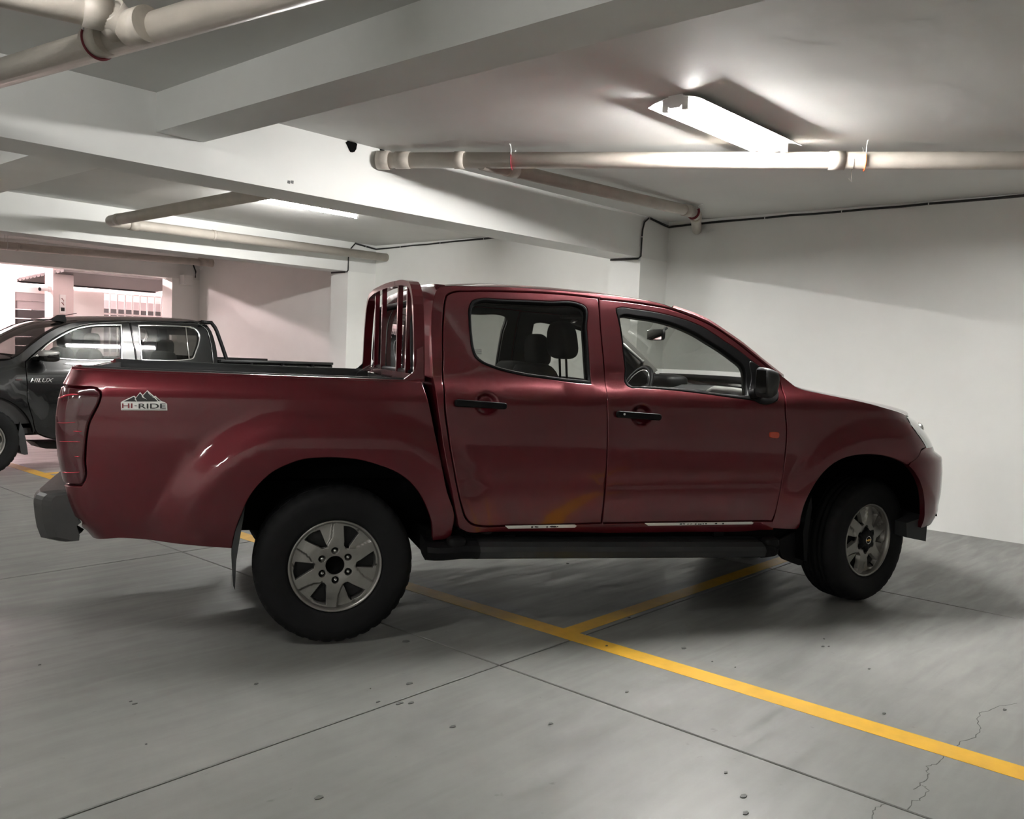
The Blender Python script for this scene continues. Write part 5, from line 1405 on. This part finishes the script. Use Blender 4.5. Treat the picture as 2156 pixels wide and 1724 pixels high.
pp = t3([(950, 112)], A7, .22)[0]; mb = MB(); mb.tube([(pp[0], .24, pp[1]), (pp[0], 2*BM-.24, pp[1])], .022, 10); mb.build('sports_bar', M['blacktrim'], blk)
# mirror, lettering, trims, aerial, flap
mm = T3(500/4.7875, 650+490/4.7875, -.08)
mb = MB(); mb.rbox((mm[0]-.01, -.10, mm[1]+.012), (.085, .09, .055), .55, 6); dmr = mb.build('door_mirror', M['paintblk'], blk)
mb = MB(); mb.rbox((mm[0]-.015, -.10, mm[1]+.036), (.086, .09, .034), .55, 6); mb.build('mirror_cap', M['silverpl'], dmr)
mb = MB(); mb.box((mm[0]-.10, -.03, mm[1]-.03), (mm[0]-.02, .08, mm[1]+.0)); mb.build('mirror_arm', M['blacktrim'], dmr)
mb = MB(); mb.rbox((mm[0]-.01, 2*BM+.10, mm[1]+.012), (.085, .09, .06), .55, 6); mb.build('door_mirror', M['paintblk'], blk)
def text3(s_, px0, px1, py0, py1, name):
    cu = bpy.data.curves.new('t', 'FONT'); cu.body = s_; cu.size = 1; cu.shear = .3; cu.offset = .015
    ob = bpy.data.objects.new('t', cu); COL.objects.link(ob); dg = bpy.context.evaluated_depsgraph_get(); me = ob.evaluated_get(dg).to_mesh()
    vs = [v.co.copy() for v in me.vertices]; fs = [tuple(p.vertices) for p in me.polygons]; ob.evaluated_get(dg).to_mesh_clear()
    bpy.data.objects.remove(ob); bpy.data.curves.remove(cu)
    xa, xb_ = min(v.x for v in vs), max(v.x for v in vs); ya, yb = min(v.y for v in vs), max(v.y for v in vs); out = []
    for v in vs:
        x, z = T3(px0+(px1-px0)*(v.x-xa)/(xb_-xa), py1+(py0-py1)*(v.y-ya)/(yb-ya)); out.append((x, base2(x, z)-.012, z))
    mb = MB(); mb.add(out, fs); return mb.build(name, M['chrome'], blk)
text3('HILUX', 63, 112, 796, 804.5, 'lettering')
a, b = T3(32.5, 799.2), T3(46.3, 799.2); mb = MB(); mb.box((a[0], base2(*a)-.008, a[1]-.006), (b[0], base2(*a), a[1]+.006)); mb.build('side_trim', M['chrome'], blk)
q = T3(122, 671, .45)
mb = MB(); mb.prism([(q[0]-.09, q[1]-.02), (q[0]+.08, q[1]-.02), (q[0]+.06, q[1]+.045), (q[0]-.0, q[1]+.04)], .42, .47); af = mb.build('aerial_base', M['blacktrim'], blk)
q2 = T3(161, 659.5, .45); mb = MB(); mb.tube([(q[0]+.03, .445, q[1]+.03), (q2[0], .445, q2[1])], .004, 6); mb.build('aerial_rod', M['blacktrim'], af)
fl2 = t3([(195, 1140), (225, 1200), (250, 1300), (268, 1400), (275, 1465), (240, 1470), (205, 1450), (190, 1380), (175, 1300)], A6, .05)
mb = MB(); mb.prism(fl2, .03, .22, True); mb.build('mud_flap', M['blackplastic'], blk)
fl3 = t3([(330, 1340), (390, 1395), (450, 1405), (700, 1410), (700, 1330)], A6, .3); mb = MB(); mb.prism(fl3, .25, .5); mb.build('under_tank', M['blacktrim'], blk)
mb = MB(); mb.box((-.6, .35, .36), (bx1-.1, 2*BM-.35, .50)); mb.build('chassis', M['hole'], blk)
for xc in (0, WB2):
    for s in (0, 1):
        mb = MB(); pr = [(xc+.47*cos(a), .34+.47*sin(a)) for a in [pi*(.95-.9*i/16) for i in range(17)]]
        mb.grid([[(x, 2*BM-y if s else y, z) for x, z in pr] for y in (.05, .35)], flip=not s); yy = 2*BM-.35 if s else .35
        mb.add([(x, yy, z) for x, z in pr]+[(xc, yy, .4)], [(i, i+1, 17) for i in range(16)]); mb.build('wheel_well', M['hole'], blk)
src = [c for c in truck.children if c.name.startswith('tyre')][0]
for x, y, yaw in ((0, .02, 0), (WB2, .02, 0), (0, 2*BM-.02, pi), (WB2, 2*BM-.02, pi)):
    c = src.copy(); COL.objects.link(c); c.parent = blk; c.scale = (.93, .93, .93); c.location = (x, y, .342); c.rotation_euler = (0, 0, yaw)
    for ch in src.children:
        d = ch.copy(); COL.objects.link(d); d.parent = c
for cy in (.48, 1.22):
    for cx, hz in ((T3(182, 0)[0] if False else 1.18, 1.34), (2.02, 1.30)):
        mb = MB(); mb.rbox((cx+.0, cy, .98), (.09, .22, .28), .45, 5); mb.rbox((cx-.22, cy, .78), (.24, .22, .09), .45, 5); st = mb.build('seat', M['seat'], blk)
        mb = MB(); mb.rbox((cx+.03, cy, hz), (.055, .13, .09), .6, 6); mb.build('headrest', M['seat'], st)
mb = MB(); mb.box((.0, .1, .40), (2.3, 2*BM-.1, .46)); mb.box((.05, .12, .8), (.45, 2*BM-.12, 1.08)); mb.build('dashboard', M['interior'], blk)
